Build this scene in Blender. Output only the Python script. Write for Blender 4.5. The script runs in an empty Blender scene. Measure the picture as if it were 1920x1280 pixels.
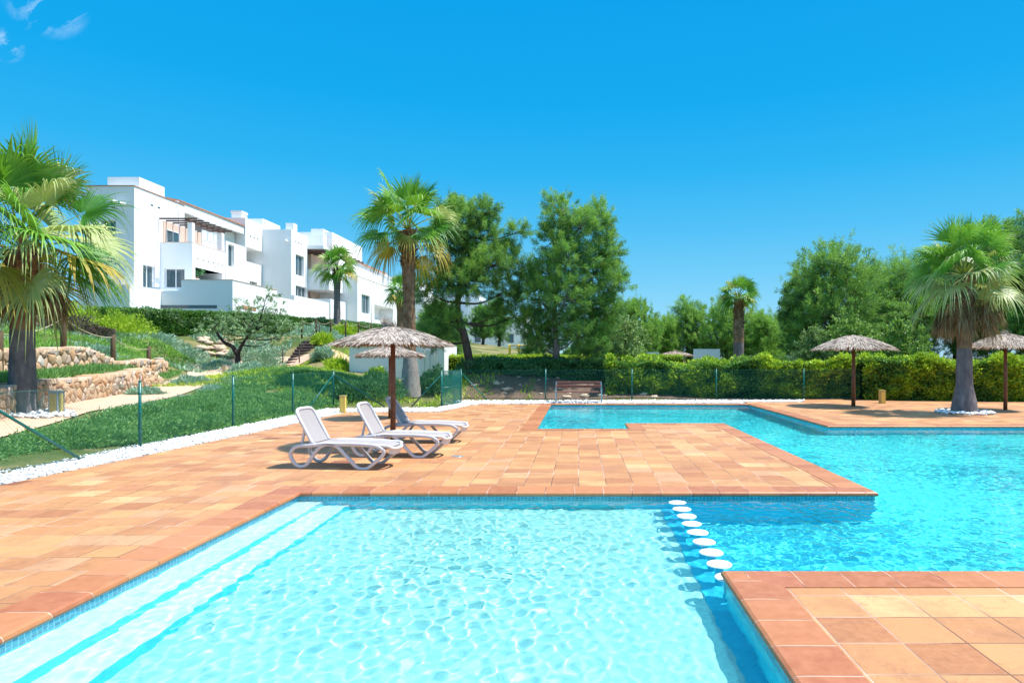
import bpy, math, random
import numpy as np
from mathutils import Vector, noise, Matrix
R=math.radians
sc=bpy.context.scene
col=sc.collection
F=1214.0; H=1.85; CX=1085.0; CY=670.0
rng=np.random.default_rng(7)
random.seed(11)
def ray(px,py,Y): return (px-CX)/F*Y, Y, H-(py-CY)/F*Y
def PX(px,Y): return (px-CX)/F*Y
def YX(X,px): return X*F/(px-CX)
def ZP(py,Y): return H-(py-CY)/F*Y

# ---------------------------------------------------------------- materials
def lin(c):
    return tuple((v/255/12.92 if v/255<=.04045 else ((v/255+.055)/1.055)**2.4) for v in c)
class NT:
    def __init__(s,name):
        s.m=bpy.data.materials.new(name); s.m.use_nodes=True; s.t=s.m.node_tree; s.n=s.t.nodes; s.p=s.n['Principled BSDF']; s.out=s.n['Material Output']
        s.tc=None
    def node(s,ty,**k):
        n=s.n.new(ty)
        for a,b in k.items(): setattr(n,a,b)
        return n
    def L(s,a,b): s.t.links.new(a,b)
    def val(s,i,v):
        if isinstance(v,(int,float)): i.default_value=v
        elif isinstance(v,tuple): i.default_value=(*v,1) if len(v)==3 and len(i.default_value)==4 else v
        else: s.L(v,i)
    def co(s,which='Object'):
        if s.tc is None: s.tc=s.node('ShaderNodeTexCoord')
        return s.tc.outputs[which]
    def math(s,op,a,b=None,c=None):
        n=s.node('ShaderNodeMath',operation=op); s.val(n.inputs[0],a)
        if b is not None: s.val(n.inputs[1],b)
        if c is not None: s.val(n.inputs[2],c)
        return n.outputs[0]
    def noise(s,scale,detail=3,rough=.6,vec=None,dist=0):
        n=s.node('ShaderNodeTexNoise'); n.inputs['Scale'].default_value=scale; n.inputs['Detail'].default_value=detail; n.inputs['Roughness'].default_value=rough; n.inputs['Distortion'].default_value=dist
        s.L(vec if vec is not None else s.co(),n.inputs['Vector']); return n.outputs['Fac']
    def ramp(s,fac,stops,interp='LINEAR'):
        n=s.node('ShaderNodeValToRGB'); r=n.color_ramp; r.interpolation=interp
        while len(r.elements)<len(stops): r.elements.new(.5)
        for e,(p,c) in zip(r.elements,stops): e.position=p; e.color=(*c,1)
        s.val(n.inputs[0],fac); return n.outputs[0]
    def mix(s,fac,a,b,bt='MIX'):
        n=s.node('ShaderNodeMix',data_type='RGBA',blend_type=bt); s.val(n.inputs[0],fac); s.val(n.inputs[6],a); s.val(n.inputs[7],b); return n.outputs[2]
    def mapr(s,v,a,b,c,d):
        n=s.node('ShaderNodeMapRange'); s.val(n.inputs[0],v)
        for i,x in enumerate((a,b,c,d)): n.inputs[i+1].default_value=x
        return n.outputs[0]
    def bump(s,h,strength=.5,dist=.01):
        n=s.node('ShaderNodeBump'); n.inputs['Strength'].default_value=strength; n.inputs['Distance'].default_value=dist; s.L(h,n.inputs['Height']); s.L(n.outputs[0],s.p.inputs['Normal'])
    def base(s,c,rough=.6,spec=.5):
        s.val(s.p.inputs['Base Color'],c); s.val(s.p.inputs['Roughness'],rough); s.p.inputs['Specular IOR Level'].default_value=spec
M={}
def simple(name,c,rough=.6,var=.12,scale=8,spec=.5,metal=0,bump=0):
    k=NT(name); n=k.noise(scale,4)
    a=tuple(v*(1-var) for v in c); b=tuple(min(1,v*(1+var)) for v in c)
    k.base(k.ramp(n,[(.3,a),(.7,b)]),rough,spec); k.p.inputs['Metallic'].default_value=metal
    if bump: k.bump(k.noise(scale*3,4),bump,.01)
    M[name]=k.m; return k.m
def leafmat(name,cols,trans=.3,nscale=.8,rough=.5,spec=.3):
    """cols: list of linear colours dark..light; mixed per leaf and by clump"""
    k=NT(name); g=k.node('ShaderNodeNewGeometry')
    n=k.noise(nscale,3)
    f=k.math('ADD',k.math('MULTIPLY',g.outputs['Random Per Island'],.55),k.math('MULTIPLY',k.mapr(n,.3,.7,0,1),.45))
    st=[(i/(len(cols)-1)*.9+.05,c) for i,c in enumerate(cols)]
    c=k.ramp(f,st); k.base(c,rough,spec)
    if trans:
        t=k.node('ShaderNodeBsdfTranslucent'); c2=k.mix(.35,c,(.25,.45,.02)); k.L(c2,t.inputs[0])
        ms=k.node('ShaderNodeMixShader'); ms.inputs[0].default_value=trans
        k.L(k.p.outputs[0],ms.inputs[1]); k.L(t.outputs[0],ms.inputs[2]); k.L(ms.outputs[0],k.out.inputs[0])
    M[name]=k.m; return k.m
def tilemat(name,mode,size=.42,hue=1.0):
    k=NT(name); sep=k.node('ShaderNodeSeparateXYZ'); k.L(k.co(),sep.inputs[0])
    a,b=(sep.outputs[0],sep.outputs[1]) if mode!='row' else (sep.outputs[1],sep.outputs[0])
    u=k.math('DIVIDE',a,size); cu=k.math('FLOOR',u); fu=k.math('FRACT',u)
    v=k.math('DIVIDE',b,size)
    if mode!='grid':
        wn=k.node('ShaderNodeTexWhiteNoise',noise_dimensions='1D'); k.L(cu,wn.inputs['W']); v=k.math('ADD',v,k.math('MULTIPLY',wn.outputs[0],1.0))
    cv=k.math('FLOOR',v); fv=k.math('FRACT',v)
    cmb=k.node('ShaderNodeCombineXYZ'); k.L(cu,cmb.inputs[0]); k.L(cv,cmb.inputs[1])
    wn=k.node('ShaderNodeTexWhiteNoise',noise_dimensions='3D'); k.L(cmb.outputs[0],wn.inputs['Vector'])
    P=[(0,(0.340,0.137,0.055)),(.06,(0.400,0.182,0.072)),(.20,(0.450,0.216,0.085)),(.38,(0.485,0.244,0.096)),(.56,(0.520,0.274,0.108)),(.70,(0.430,0.200,0.080)),(.79,(0.550,0.312,0.130)),(.86,(0.480,0.270,0.140)),(.92,(0.600,0.369,0.168)),(.955,(0.410,0.177,0.078)),(.985,(0.180,0.054,0.025) if mode=='row' else (0.330,0.139,0.060))]
    c=k.ramp(wn.outputs['Value'],[(p,x) for p,x in P],'CONSTANT')
    n1=k.noise(1.3,4); n2=k.noise(14,4,.65); n3=k.noise(.35,3)
    c=k.mix(k.mapr(n2,.35,.7,0,.45),c,(.50,.23,.105)); c=k.mix(k.mapr(n1,.48,.70,0,.55),c,(.28,.12,.06)); n5=k.noise(3.4,5,.75,dist=1.2); c=k.mix(k.mapr(n5,.56,.66,0,.4),c,(.24,.105,.055)); c=k.mix(k.mapr(n5,.30,.42,.4,0),c,(.58,.34,.20)); c=k.mix(k.mapr(n3,.5,.7,0,.25),c,(.52,.29,.16)); n4=k.noise(45,3,.7); c=k.mix(k.mapr(n4,.55,.75,0,.35),c,(.22,.09,.05))
    # grout
    w=.013 if mode=='grid' else .014
    e=k.math('MINIMUM',k.math('MINIMUM',fu,k.math('SUBTRACT',1.0,fu)),k.math('MINIMUM',fv,k.math('SUBTRACT',1.0,fv)))
    gm=k.math('LESS_THAN',e,w)
    gc=k.ramp(k.noise(.9,2),[(.4,(.14,.07,.045)),(.52,(.36,.22,.15)),(.66,(.62,.46,.37))])
    c=k.mix(gm,c,gc)
    k.base(c,k.mapr(n2,.3,.7,.5,.75),.35)
    hgt=k.math('ADD',k.mapr(e,0,.035,0,1),k.math('ADD',k.math('MULTIPLY',n2,.25),k.math('MULTIPLY',wn.outputs['Value'],.1)))
    k.bump(hgt,.35,.012)
    M[name]=k.m
def coping_mat():
    k=NT('coping_terracotta'); uv=k.node('ShaderNodeSeparateXYZ'); k.L(k.co('UV'),uv.inputs[0])
    u=k.math('DIVIDE',uv.outputs[0],.40); cu=k.math('FLOOR',u); fu=k.math('FRACT',u)
    wn=k.node('ShaderNodeTexWhiteNoise',noise_dimensions='1D'); k.L(cu,wn.inputs['W'])
    c=k.ramp(wn.outputs['Value'],[(0,(.34,.115,.045)),(.3,(.39,.145,.055)),(.55,(.43,.17,.068)),(.75,(.35,.115,.05)),(.9,(.46,.19,.078))],'CONSTANT')
    n2=k.noise(9,4); c=k.mix(k.mapr(n2,.35,.7,0,.4),c,(.56,.235,.12))
    e=k.math('MINIMUM',fu,k.math('SUBTRACT',1.0,fu)); gm=k.math('LESS_THAN',e,.011)
    c=k.mix(gm,c,k.ramp(k.noise(1.7,2),[(.42,(.12,.06,.04)),(.52,(.6,.38,.28))]))
    k.base(c,.45,.4); k.bump(k.math('ADD',k.mapr(e,0,.03,0,1),k.math('MULTIPLY',n2,.3)),.4,.012)
    M['coping']=k.m
def mosaic(name,c1,c2,size=.025,glaze=.25,grout=(.5,.75,.8),gw=.06):
    k=NT(name); sep=k.node('ShaderNodeSeparateXYZ'); k.L(k.co(),sep.inputs[0])
    fr=[k.math('FRACT',k.math('DIVIDE',sep.outputs[i],size)) for i in range(3)]
    fl=k.node('ShaderNodeVectorMath',operation='SNAP'); k.L(k.co(),fl.inputs[0]); fl.inputs[1].default_value=(size,)*3
    wn=k.node('ShaderNodeTexWhiteNoise',noise_dimensions='3D'); k.L(fl.outputs[0],wn.inputs['Vector'])
    c=k.ramp(wn.outputs['Value'],[(0,c1),(1,c2)])
    c=k.mix(k.mapr(k.noise(.7,3),.35,.65,0,.25),c,tuple(x*.8 for x in c1))
    k.base(c,glaze,.5); M[name]=k.m
def waterline():
    k=NT('pool_wall_mosaic'); sep=k.node('ShaderNodeSeparateXYZ'); k.L(k.co(),sep.inputs[0])
    S=.05
    fr=[k.math('FRACT',k.math('DIVIDE',k.math('ADD',sep.outputs[i],.013),S)) for i in range(3)]
    h=k.math('ADD',sep.outputs[0],sep.outputs[1]); fh=k.math('FRACT',k.math('DIVIDE',h,S))
    e=k.math('MINIMUM',k.math('MINIMUM',fh,k.math('SUBTRACT',1.0,fh)),k.math('MINIMUM',fr[2],k.math('SUBTRACT',1.0,fr[2])))
    band=k.math('GREATER_THAN',sep.outputs[2],-.24)
    wn=k.node('ShaderNodeTexWhiteNoise',noise_dimensions='2D'); cb=k.node('ShaderNodeCombineXYZ'); k.L(k.math('FLOOR',k.math('DIVIDE',h,S)),cb.inputs[0]); k.L(k.math('FLOOR',k.math('DIVIDE',sep.outputs[2],S)),cb.inputs[1]); k.L(cb.outputs[0],wn.inputs['Vector'])
    cb_=k.ramp(wn.outputs['Value'],[(0,(.02,.22,.36)),(.5,(.04,.32,.47)),(1,(.08,.42,.56))])
    cb_=k.mix(k.math('LESS_THAN',e,.06),cb_,(.35,.65,.72))
    cw=k.ramp(wn.outputs['Value'],[(0,(.03,.62,.80)),(1,(.05,.70,.86))])
    k.base(k.mix(band,cw,cb_),.3,.5); M['pool_wall']=k.m
def make_mats():
    tilemat('deck_row','row',.375); tilemat('deck_col','col',.40); tilemat('deck_grid','grid'); coping_mat(); waterline()
    mosaic('shallow_floor',(.31,.62,.58),(.43,.74,.69),.025,.6); mosaic('step_tread',(.60,.78,.79),(.74,.88,.88),.025,.6)
    mosaic('deep_floor',(.05,.72,.76),(.10,.82,.84),.025,.5); mosaic('divider_blue',(.01,.42,.60),(.02,.50,.68),.025,.5)  # divider_blue is a darker blue with the shade put into its colour
    mosaic('step_riser',(.03,.62,.74),(.06,.72,.8),.025,.4)
    simple('disc_white',(.82,.84,.84),.4,.04)
    # water
    k=NT('pool_water'); k.p.inputs['Base Color'].default_value=(.80,.985,1,1); k.p.inputs['Transmission Weight'].default_value=1; k.p.inputs['Roughness'].default_value=0; k.p.inputs['IOR'].default_value=1.33; M['water']=k.m
    # plaster
    k=NT('white_plaster'); n=k.noise(.5,5,.6); n2=k.noise(3,4)
    k.base(k.mix(k.mapr(n,.4,.7,0,.3),(.84,.84,.84),(.75,.75,.76)),.85,.2); k.bump(n2,.2,.02); M['plaster']=k.m
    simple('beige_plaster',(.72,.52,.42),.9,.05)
    simple('roof_tile',(.48,.22,.13),.8,.2,3)
    k=NT('window_glass'); k.base((.05,.09,.11),.08,.8); M['glass']=k.m
    simple('frame_white',(.75,.76,.76),.4,.03)
    simple('dark_wood',(.085,.04,.03),.6,.3,6)
    simple('pole_wood',(.20,.075,.035),.55,.35,12,bump=.3)
    simple('bench_wood',(.27,.10,.07),.5,.25,10)
    simple('post_wood',(.11,.065,.03),.7,.3,14,bump=.3)
    simple('rope',(.42,.38,.25),.9,.1,20)
    simple('fence_green',(.005,.13,.11),.35,.1,10)
    simple('steel',(.45,.47,.48),.35,.1,10,metal=.6)
    simple('lounger_plastic',(.66,.615,.63),.38,.03,5)
    k=NT('lounger_mesh'); v=k.node('ShaderNodeTexChecker'); v.inputs['Scale'].default_value=260; k.L(k.co(),v.inputs[0]); v.inputs[1].default_value=(.40,.365,.36,1); v.inputs[2].default_value=(.30,.27,.27,1); k.base(v.outputs[0],.7,.2); M['sling']=k.m
    simple('bollard_box',(.55,.42,.14),.5,.12,6); simple('bollard_lens',(.85,.62,.12),.4,.08,8); simple('bollard_grey',(.33,.36,.37),.5,.1,8)
    simple('path_sand',(.66,.43,.29),.9,.12,5,bump=.3)
    k=NT('gravel_white'); g=k.node('ShaderNodeNewGeometry'); k.base(k.ramp(g.outputs['Random Per Island'],[(0,(.50,.50,.49)),(.25,(.80,.80,.79)),(1,(.92,.92,.92))]),.7,.3); M['gravel']=k.m
    simple('gravel_bed',(.62,.61,.60),.9,.3,30,bump=.6)
    k=NT('field_stone'); g=k.node('ShaderNodeNewGeometry'); n=k.noise(5,5,.7)
    c=k.ramp(g.outputs['Random Per Island'],[(0,(.52,.30,.16)),(.2,(.60,.41,.25)),(.4,(.44,.31,.22)),(.55,(.66,.50,.34)),(.7,(.42,.37,.34)),(.85,(.55,.36,.21)),(1,(.62,.55,.48))])
    k.base(k.mix(k.mapr(n,.4,.7,0,.5),c,(.33,.19,.11)),.9,.2); k.bump(n,.7,.03); M['stone']=k.m
    simple('wall_mortar',(.36,.22,.13),.95,.25,9,bump=.5)
    # soils
    k=NT('soil_green'); n=k.noise(.35,5,.65); n2=k.noise(4,5,.7)
    c=k.ramp(n,[(.3,(.05,.09,.02)),(.45,(.11,.14,.04)),(.55,(.26,.21,.10)),(.7,(.38,.28,.17))]); k.base(k.mix(k.mapr(n2,.35,.7,0,.5),c,(.05,.09,.02)),.95,.1); k.bump(n2,.6,.08); M['soil']=k.m
    simple('mulch',(.14,.09,.06),.95,.4,9,bump=.7)
    simple('stair_wood',(.42,.28,.24),.7,.2,9)
    simple('stair_dark',(.05,.035,.03),.8,.2,9)
    simple('yellow_paint',(.62,.42,.02),.5,.1,5)
    simple('white_panel',(.75,.80,.85),.5,.05,3)
    # bark
    def bark(name,a,b,sx,sz,bs=.6,scale=1.0):
        k=NT(name); mp=k.node('ShaderNodeMapping'); mp.inputs['Scale'].default_value=(sx,sx,sz); k.L(k.co(),mp.inputs[0])
        n=k.noise(scale*6,5,.7,vec=mp.outputs[0]); k.base(k.ramp(n,[(.3,a),(.7,b)]),.9,.15); k.bump(n,bs,.03); M[name]=k.m
    bark('pine_bark',(.035,.022,.018),(.16,.11,.09),1,.25)
    bark('pine_bark_grey',(.11,.09,.085),(.30,.25,.23),1,.25)
    bark('palm_bark',(.09,.078,.085),(.27,.225,.22),1,.35)
    bark('palm_boot',(.11,.055,.03),(.36,.23,.14),1,.6)
    bark('palm_bark_light',(.20,.175,.16),(.40,.35,.31),1,.5)
    bark('olive_bark',(.02,.017,.016),(.07,.055,.05),1,.4)
    # leaves
    leafmat('palm_green',[(0.057,0.212,0.019),(0.163,0.390,0.033),(0.325,0.552,0.081)],.30,2.5,.42,.5)
    leafmat('palm_deep',[(0.018,0.108,0.014),(0.048,0.204,0.018),(0.096,0.300,0.024)],.30,2.5,.42,.5)
    leafmat('palm_pale',[(0.264,0.384,0.084),(0.432,0.504,0.168),(0.600,0.600,0.264)],.25,2.5,.45,.5)  # pale tone paints the glossy white highlights into some of the fronds
    leafmat('palm_yellow',[(0.300,0.260,0.030),(0.480,0.360,0.040),(0.550,0.450,0.100)],.30,2.5,.5,.4)
    leafmat('palm_dead',[(0.140,0.085,0.040),(0.300,0.190,0.100),(0.440,0.310,0.180)],.15,2.5,.8,.1)
    leafmat('petiole',[(0.160,0.220,0.030),(0.260,0.300,0.050)],.1,2)
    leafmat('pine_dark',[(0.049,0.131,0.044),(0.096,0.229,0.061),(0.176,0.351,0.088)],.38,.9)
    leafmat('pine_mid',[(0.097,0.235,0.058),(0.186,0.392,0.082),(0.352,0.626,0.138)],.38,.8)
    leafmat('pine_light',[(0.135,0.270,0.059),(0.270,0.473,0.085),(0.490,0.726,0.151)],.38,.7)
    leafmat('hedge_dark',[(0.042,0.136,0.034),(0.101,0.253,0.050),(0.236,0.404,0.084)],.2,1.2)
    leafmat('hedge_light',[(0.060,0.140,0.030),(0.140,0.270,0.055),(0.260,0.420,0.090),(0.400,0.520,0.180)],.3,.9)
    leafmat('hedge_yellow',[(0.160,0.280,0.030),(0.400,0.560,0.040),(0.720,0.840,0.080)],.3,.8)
    leafmat('shrub_shade',[(0.038,0.134,0.058),(0.077,0.230,0.086),(0.154,0.365,0.154)],.2,1.2)
    leafmat('grass_bank',[(0.054,0.155,0.047),(0.115,0.270,0.068),(0.216,0.419,0.115),(0.324,0.486,0.149)],.3,3.2)
    leafmat('silver_leaf',[(0.162,0.297,0.189),(0.324,0.486,0.338),(0.513,0.648,0.513)],.15,1.5)
    leafmat('olive_leaf',[(0.088,0.177,0.066),(0.221,0.354,0.155),(0.486,0.663,0.376)],.2,1.5)
    leafmat('purple_leaf',[(0.072,0.048,0.056),(0.144,0.096,0.088),(0.240,0.160,0.144)],.1,1.5)
    leafmat('broad_leaf',[(0.105,0.180,0.060),(0.240,0.360,0.120),(0.420,0.555,0.240)],.25,1.3)
    leafmat('thatch',[(0.270,0.212,0.178),(0.507,0.423,0.364),(0.777,0.676,0.599)],.05,3,.9,.1)
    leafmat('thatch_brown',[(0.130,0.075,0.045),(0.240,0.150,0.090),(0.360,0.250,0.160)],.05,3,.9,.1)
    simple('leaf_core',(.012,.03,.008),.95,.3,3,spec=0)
make_mats()

# ---------------------------------------------------------------- mesh helpers
def np_mesh(name,V,FA,mats,mi=None,smooth=False):
    """FA: list of (k faces, n verts) int arrays"""
    me=bpy.data.meshes.new(name)
    V=np.asarray(V,dtype=np.float32)
    FA=[np.asarray(f,dtype=np.int32) for f in FA if len(f)]
    nl=sum(f.size for f in FA); nf=sum(len(f) for f in FA)
    me.vertices.add(len(V)); me.vertices.foreach_set('co',V.ravel())
    me.loops.add(nl); me.loops.foreach_set('vertex_index',np.concatenate([f.ravel() for f in FA]))
    me.polygons.add(nf)
    tot=np.concatenate([np.full(len(f),f.shape[1],dtype=np.int32) for f in FA]); st=np.concatenate([[0],np.cumsum(tot)[:-1]]).astype(np.int32)
    me.polygons.foreach_set('loop_start',st); me.polygons.foreach_set('loop_total',tot)
    for m in mats: me.materials.append(M[m] if isinstance(m,str) else m)
    if mi is not None: me.polygons.foreach_set('material_index',np.asarray(mi,dtype=np.int32))
    if smooth: me.polygons.foreach_set('use_smooth',np.ones(nf,dtype=bool))
    me.update(calc_edges=True); me.validate()
    return me
class MB:
    def __init__(s): s.v=[]; s.f=[]; s.mi=[]; s.cur=0; s.sm=[]
    def add(s,vs,fs,smooth=False):
        b=len(s.v); s.v+= [tuple(v) for v in vs]
        for f in fs: s.f.append(tuple(b+i for i in f)); s.mi.append(s.cur); s.sm.append(smooth)
        return s
    def box(s,x0,x1,y0,y1,z0,z1,skip=()):
        vs=[(x0,y0,z0),(x1,y0,z0),(x1,y1,z0),(x0,y1,z0),(x0,y0,z1),(x1,y0,z1),(x1,y1,z1),(x0,y1,z1)]
        fs={'b':(0,3,2,1),'t':(4,5,6,7),'f':(0,1,5,4),'r':(1,2,6,5),'k':(2,3,7,6),'l':(3,0,4,7)}
        return s.add(vs,[f for k,f in fs.items() if k not in skip])
    def obox(s,c,ax,ay,az):
        c=Vector(c); ax=Vector(ax);ay=Vector(ay);az=Vector(az)
        vs=[c+a*ax+b*ay+d*az for d in(-1,1) for (a,b) in((-1,-1),(1,-1),(1,1),(-1,1))]
        return s.add(vs,[(0,3,2,1),(4,5,6,7),(0,1,5,4),(1,2,6,5),(2,3,7,6),(3,0,4,7)])
    def beam(s,a,b,w,h,up=(0,0,1)):
        a=Vector(a);b=Vector(b); d=(b-a); u=Vector(up); sd=d.cross(u)
        if sd.length<1e-6: sd=Vector((1,0,0))
        sd.normalize(); u=sd.cross(d).normalized()
        return s.obox((a+b)/2,d/2,sd*w/2,u*h/2)
    def tube(s,pts,rad,n=8,cap=True,flat=None):
        pts=[Vector(p) for p in pts]; m=len(pts)
        if isinstance(rad,(int,float)): rad=[rad]*m
        vs=[]; prev=None
        for i,p in enumerate(pts):
            t=(pts[min(i+1,m-1)]-pts[max(i-1,0)])
            t.normalize()
            if prev is None:
                a=t.cross(Vector((0,0,1)) if abs(t.z)<.9 else Vector((1,0,0))).normalized()
            else:
                a=(prev-t*prev.dot(t)).normalized()
            prev=a; b=t.cross(a)
            for k in range(n):
                th=2*math.pi*k/n; vs.append(p+(a*math.cos(th)+b*math.sin(th))*rad[i])
        fs=[(i*n+k,i*n+(k+1)%n,(i+1)*n+(k+1)%n,(i+1)*n+k) for i in range(m-1) for k in range(n)]
        s.add(vs,fs,True)
        if cap:
            b=len(s.v)-len(vs); s.f.append(tuple(b+k for k in range(n-1,-1,-1))); s.mi.append(s.cur); s.sm.append(False)
            s.f.append(tuple(b+(m-1)*n+k for k in range(n))); s.mi.append(s.cur); s.sm.append(False)
        return s
    def me(s,name,mats):
        me=bpy.data.meshes.new(name); me.from_pydata(s.v,[],s.f)
        for m in (mats if isinstance(mats,(list,tuple)) else [mats]): me.materials.append(M[m])
        me.polygons.foreach_set('material_index',s.mi); me.polygons.foreach_set('use_smooth',s.sm); me.update(); return me
def link(name,me,parent=None,loc=None,rotz=0):
    o=bpy.data.objects.new(name,me); col.objects.link(o)
    if parent: o.parent=parent
    if loc is not None: o.location=loc
    if rotz: o.rotation_euler=(0,0,rotz)
    return o
def tag(o,label,cat,group=None,kind=None):
    if label: o['label']=label
    if cat: o['category']=cat
    if group: o['group']=group
    if kind: o['kind']=kind
    return o
def thing(name,label,cat,loc=(0,0,0),rotz=0,group=None):
    return tag(link(name,None,None,loc,rotz),label,cat,group)
def struct(name,me): o=link(name,me); o['kind']='structure'; return o
def copy_thing(o,loc,rotz,label,parent=None):
    c=o.copy(); col.objects.link(c)
    if parent is None:
        c.location=loc; c.rotation_euler=(0,0,rotz); c['label']=label
    else: c.parent=parent
    for ch in o.children: copy_thing(ch,None,None,None,c)
    return c
def unit(v): return v/np.maximum(np.linalg.norm(v,axis=1,keepdims=True),1e-9)
def rand_dir(n): return unit(rng.normal(size=(n,3)))
def diamonds(P,D,L,W,wide=.45,S=None):
    """one 4-vertex leaf per point P along direction D"""
    n=len(P); D=unit(D)
    if S is None: S=rand_dir(n)
    S=unit(np.cross(D,S)); L=np.broadcast_to(L,(n,))[:,None]; W=np.broadcast_to(W,(n,))[:,None]
    V=np.empty((n,4,3)); V[:,0]=P; V[:,1]=P+D*L*wide+S*W/2; V[:,2]=P+D*L; V[:,3]=P+D*L*wide-S*W/2
    return V.reshape(-1,3), np.arange(n*4).reshape(n,4)
def merge(parts):
    """parts: (V,F,matindex) with equal polygon size"""
    Vs=[];Fs=[];mi=[];b=0
    for V,Fc,m in parts:
        Vs.append(V); Fs.append(Fc+b); mi+= [m]*len(Fc); b+=len(V)
    return np.concatenate(Vs),Fs,mi
def ellipsoid(c,r,nu=14,nv=8,jit=.12,seed=0):
    V=[];Fc=[]
    for j in range(nv+1):
        ph=math.pi*j/nv
        for i in range(nu):
            th=2*math.pi*i/nu; d=Vector((math.sin(ph)*math.cos(th),math.sin(ph)*math.sin(th),math.cos(ph)))
            k=1+jit*noise.noise(d*2.5+Vector((seed,0,0)))*2
            V.append((c[0]+d.x*r[0]*k,c[1]+d.y*r[1]*k,c[2]+d.z*r[2]*k))
    for j in range(nv):
        for i in range(nu): Fc.append((j*nu+i,(j+1)*nu+i,(j+1)*nu+(i+1)%nu,j*nu+(i+1)%nu))
    return np.array(V),np.array(Fc)
def in_poly(x,y,P):
    x=np.asarray(x);y=np.asarray(y); r=np.zeros(x.shape,bool); n=len(P)
    for i in range(n):
        x0,y0=P[i];x1,y1=P[(i+1)%n]
        if y0==y1: continue
        c=((y0>y)!=(y1>y))&(x<(x1-x0)*(y-y0)/(y1-y0)+x0); r^=c
    return r
# ---------------------------------------------------------------- world, sun, camera
SAZ,SEL=R(7),R(64)
S=Vector((math.cos(SAZ)*math.cos(SEL),math.sin(SAZ)*math.cos(SEL),math.sin(SEL)))
def setup():
    cam=bpy.data.cameras.new('camera'); co=bpy.data.objects.new('camera',cam); col.objects.link(co); sc.camera=co
    cam.sensor_width=36; cam.lens=F/1920*36; cam.shift_x=-(CX-960)/1920; cam.shift_y=(CY-640)/1920; cam.clip_start=.1; cam.clip_end=6000
    co.location=(0,0,H); co.rotation_euler=(R(90),0,0)
    l=bpy.data.lights.new('sun','SUN'); l.energy=5.0; l.angle=R(.5); l.color=(1,.965,.91); l.cycles.is_caustics_light=True
    lo=bpy.data.objects.new('sun',l); col.objects.link(lo); lo.rotation_euler=S.to_track_quat('Z','Y').to_euler(); lo.location=(30,10,60)
    w=bpy.data.worlds.new('World'); sc.world=w; w.use_nodes=True; t=w.node_tree; bg=t.nodes['Background']
    sky=t.nodes.new('ShaderNodeTexSky'); sky.sky_type='NISHITA'; sky.sun_disc=False; sky.sun_elevation=SEL; sky.sun_rotation=math.pi/2-SAZ
    sky.air_density=1.0; sky.dust_density=.25; sky.ozone_density=2.2
    hs=t.nodes.new('ShaderNodeHueSaturation'); hs.inputs['Saturation'].default_value=1.3; hs.inputs['Value'].default_value=1.0; hs.inputs['Hue'].default_value=.472
    t.links.new(sky.outputs[0],hs.inputs['Color'])
    tcs=t.nodes.new('ShaderNodeTexCoord'); sx=t.nodes.new('ShaderNodeSeparateXYZ'); t.links.new(tcs.outputs['Generated'],sx.inputs[0])
    gr=t.nodes.new('ShaderNodeValToRGB'); els=[(0,(2.3,4.1,5.2)),(.06,(1.5,3.65,5.1)),(.12,(.90,3.22,5.0)),(.19,(.42,2.78,4.9)),(.27,(.12,2.40,4.78)),(.36,(.02,2.12,4.65)),(.55,(.0,1.80,4.4)),(.80,(3.2,5.0,7.4))]
    while len(gr.color_ramp.elements)<8: gr.color_ramp.elements.new(.5)
    for e,(p,c) in zip(gr.color_ramp.elements,els): e.position=p; e.color=(*c,1)
    t.links.new(sx.outputs[2],gr.inputs[0])
    smx=t.nodes.new('ShaderNodeMix'); smx.data_type='RGBA'; smx.inputs[0].default_value=.96; t.links.new(hs.outputs[0],smx.inputs[6]); t.links.new(gr.outputs[0],smx.inputs[7])
    # thin wisps of cloud high on the left
    tc=t.nodes.new('ShaderNodeTexCoord'); mp=t.nodes.new('ShaderNodeMapping'); mp.inputs['Rotation'].default_value=(0,R(35),R(20)); mp.inputs['Scale'].default_value=(4,12,6); t.links.new(tc.outputs['Generated'],mp.inputs[0])
    nz=t.nodes.new('ShaderNodeTexNoise'); nz.inputs['Scale'].default_value=1.6; nz.inputs['Detail'].default_value=9; nz.inputs['Roughness'].default_value=.62; nz.inputs['Distortion'].default_value=.9; t.links.new(mp.outputs[0],nz.inputs['Vector'])
    r=t.nodes.new('ShaderNodeMapRange'); r.inputs[1].default_value=.47; r.inputs[2].default_value=.70; t.links.new(nz.outputs['Fac'],r.inputs[0])
    def near(c,a,b):
        c=Vector(c).normalized(); dt=t.nodes.new('ShaderNodeVectorMath'); dt.operation='DOT_PRODUCT'; t.links.new(tc.outputs['Generated'],dt.inputs[0]); dt.inputs[1].default_value=c
        m=t.nodes.new('ShaderNodeMapRange'); m.interpolation_type='SMOOTHSTEP'; m.inputs[1].default_value=math.cos(R(a)); m.inputs[2].default_value=math.cos(R(b)); t.links.new(dt.outputs['Value'],m.inputs[0]); return m.outputs[0]
    d1=near(ray_dir(85,0),2.4,.3); d2=near(ray_dir(8,85),1.1,.1)
    mx=t.nodes.new('ShaderNodeMath'); mx.operation='MAXIMUM'; t.links.new(d1,mx.inputs[0]); t.links.new(d2,mx.inputs[1])
    mu=t.nodes.new('ShaderNodeMath'); mu.operation='MULTIPLY'; t.links.new(mx.outputs[0],mu.inputs[0]); t.links.new(r.outputs[0],mu.inputs[1])
    mm=t.nodes.new('ShaderNodeMix'); mm.data_type='RGBA'; t.links.new(mu.outputs[0],mm.inputs[0]); t.links.new(smx.outputs[2],mm.inputs[6]); mm.inputs[7].default_value=(5.2,6.2,6.8,1)
    t.links.new(mm.outputs[2],bg.inputs[0]); bg.inputs[1].default_value=.13
    sc.view_settings.view_transform='Standard'; sc.view_settings.look='None'; sc.view_settings.exposure=.55; sc.view_settings.gamma=1
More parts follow.
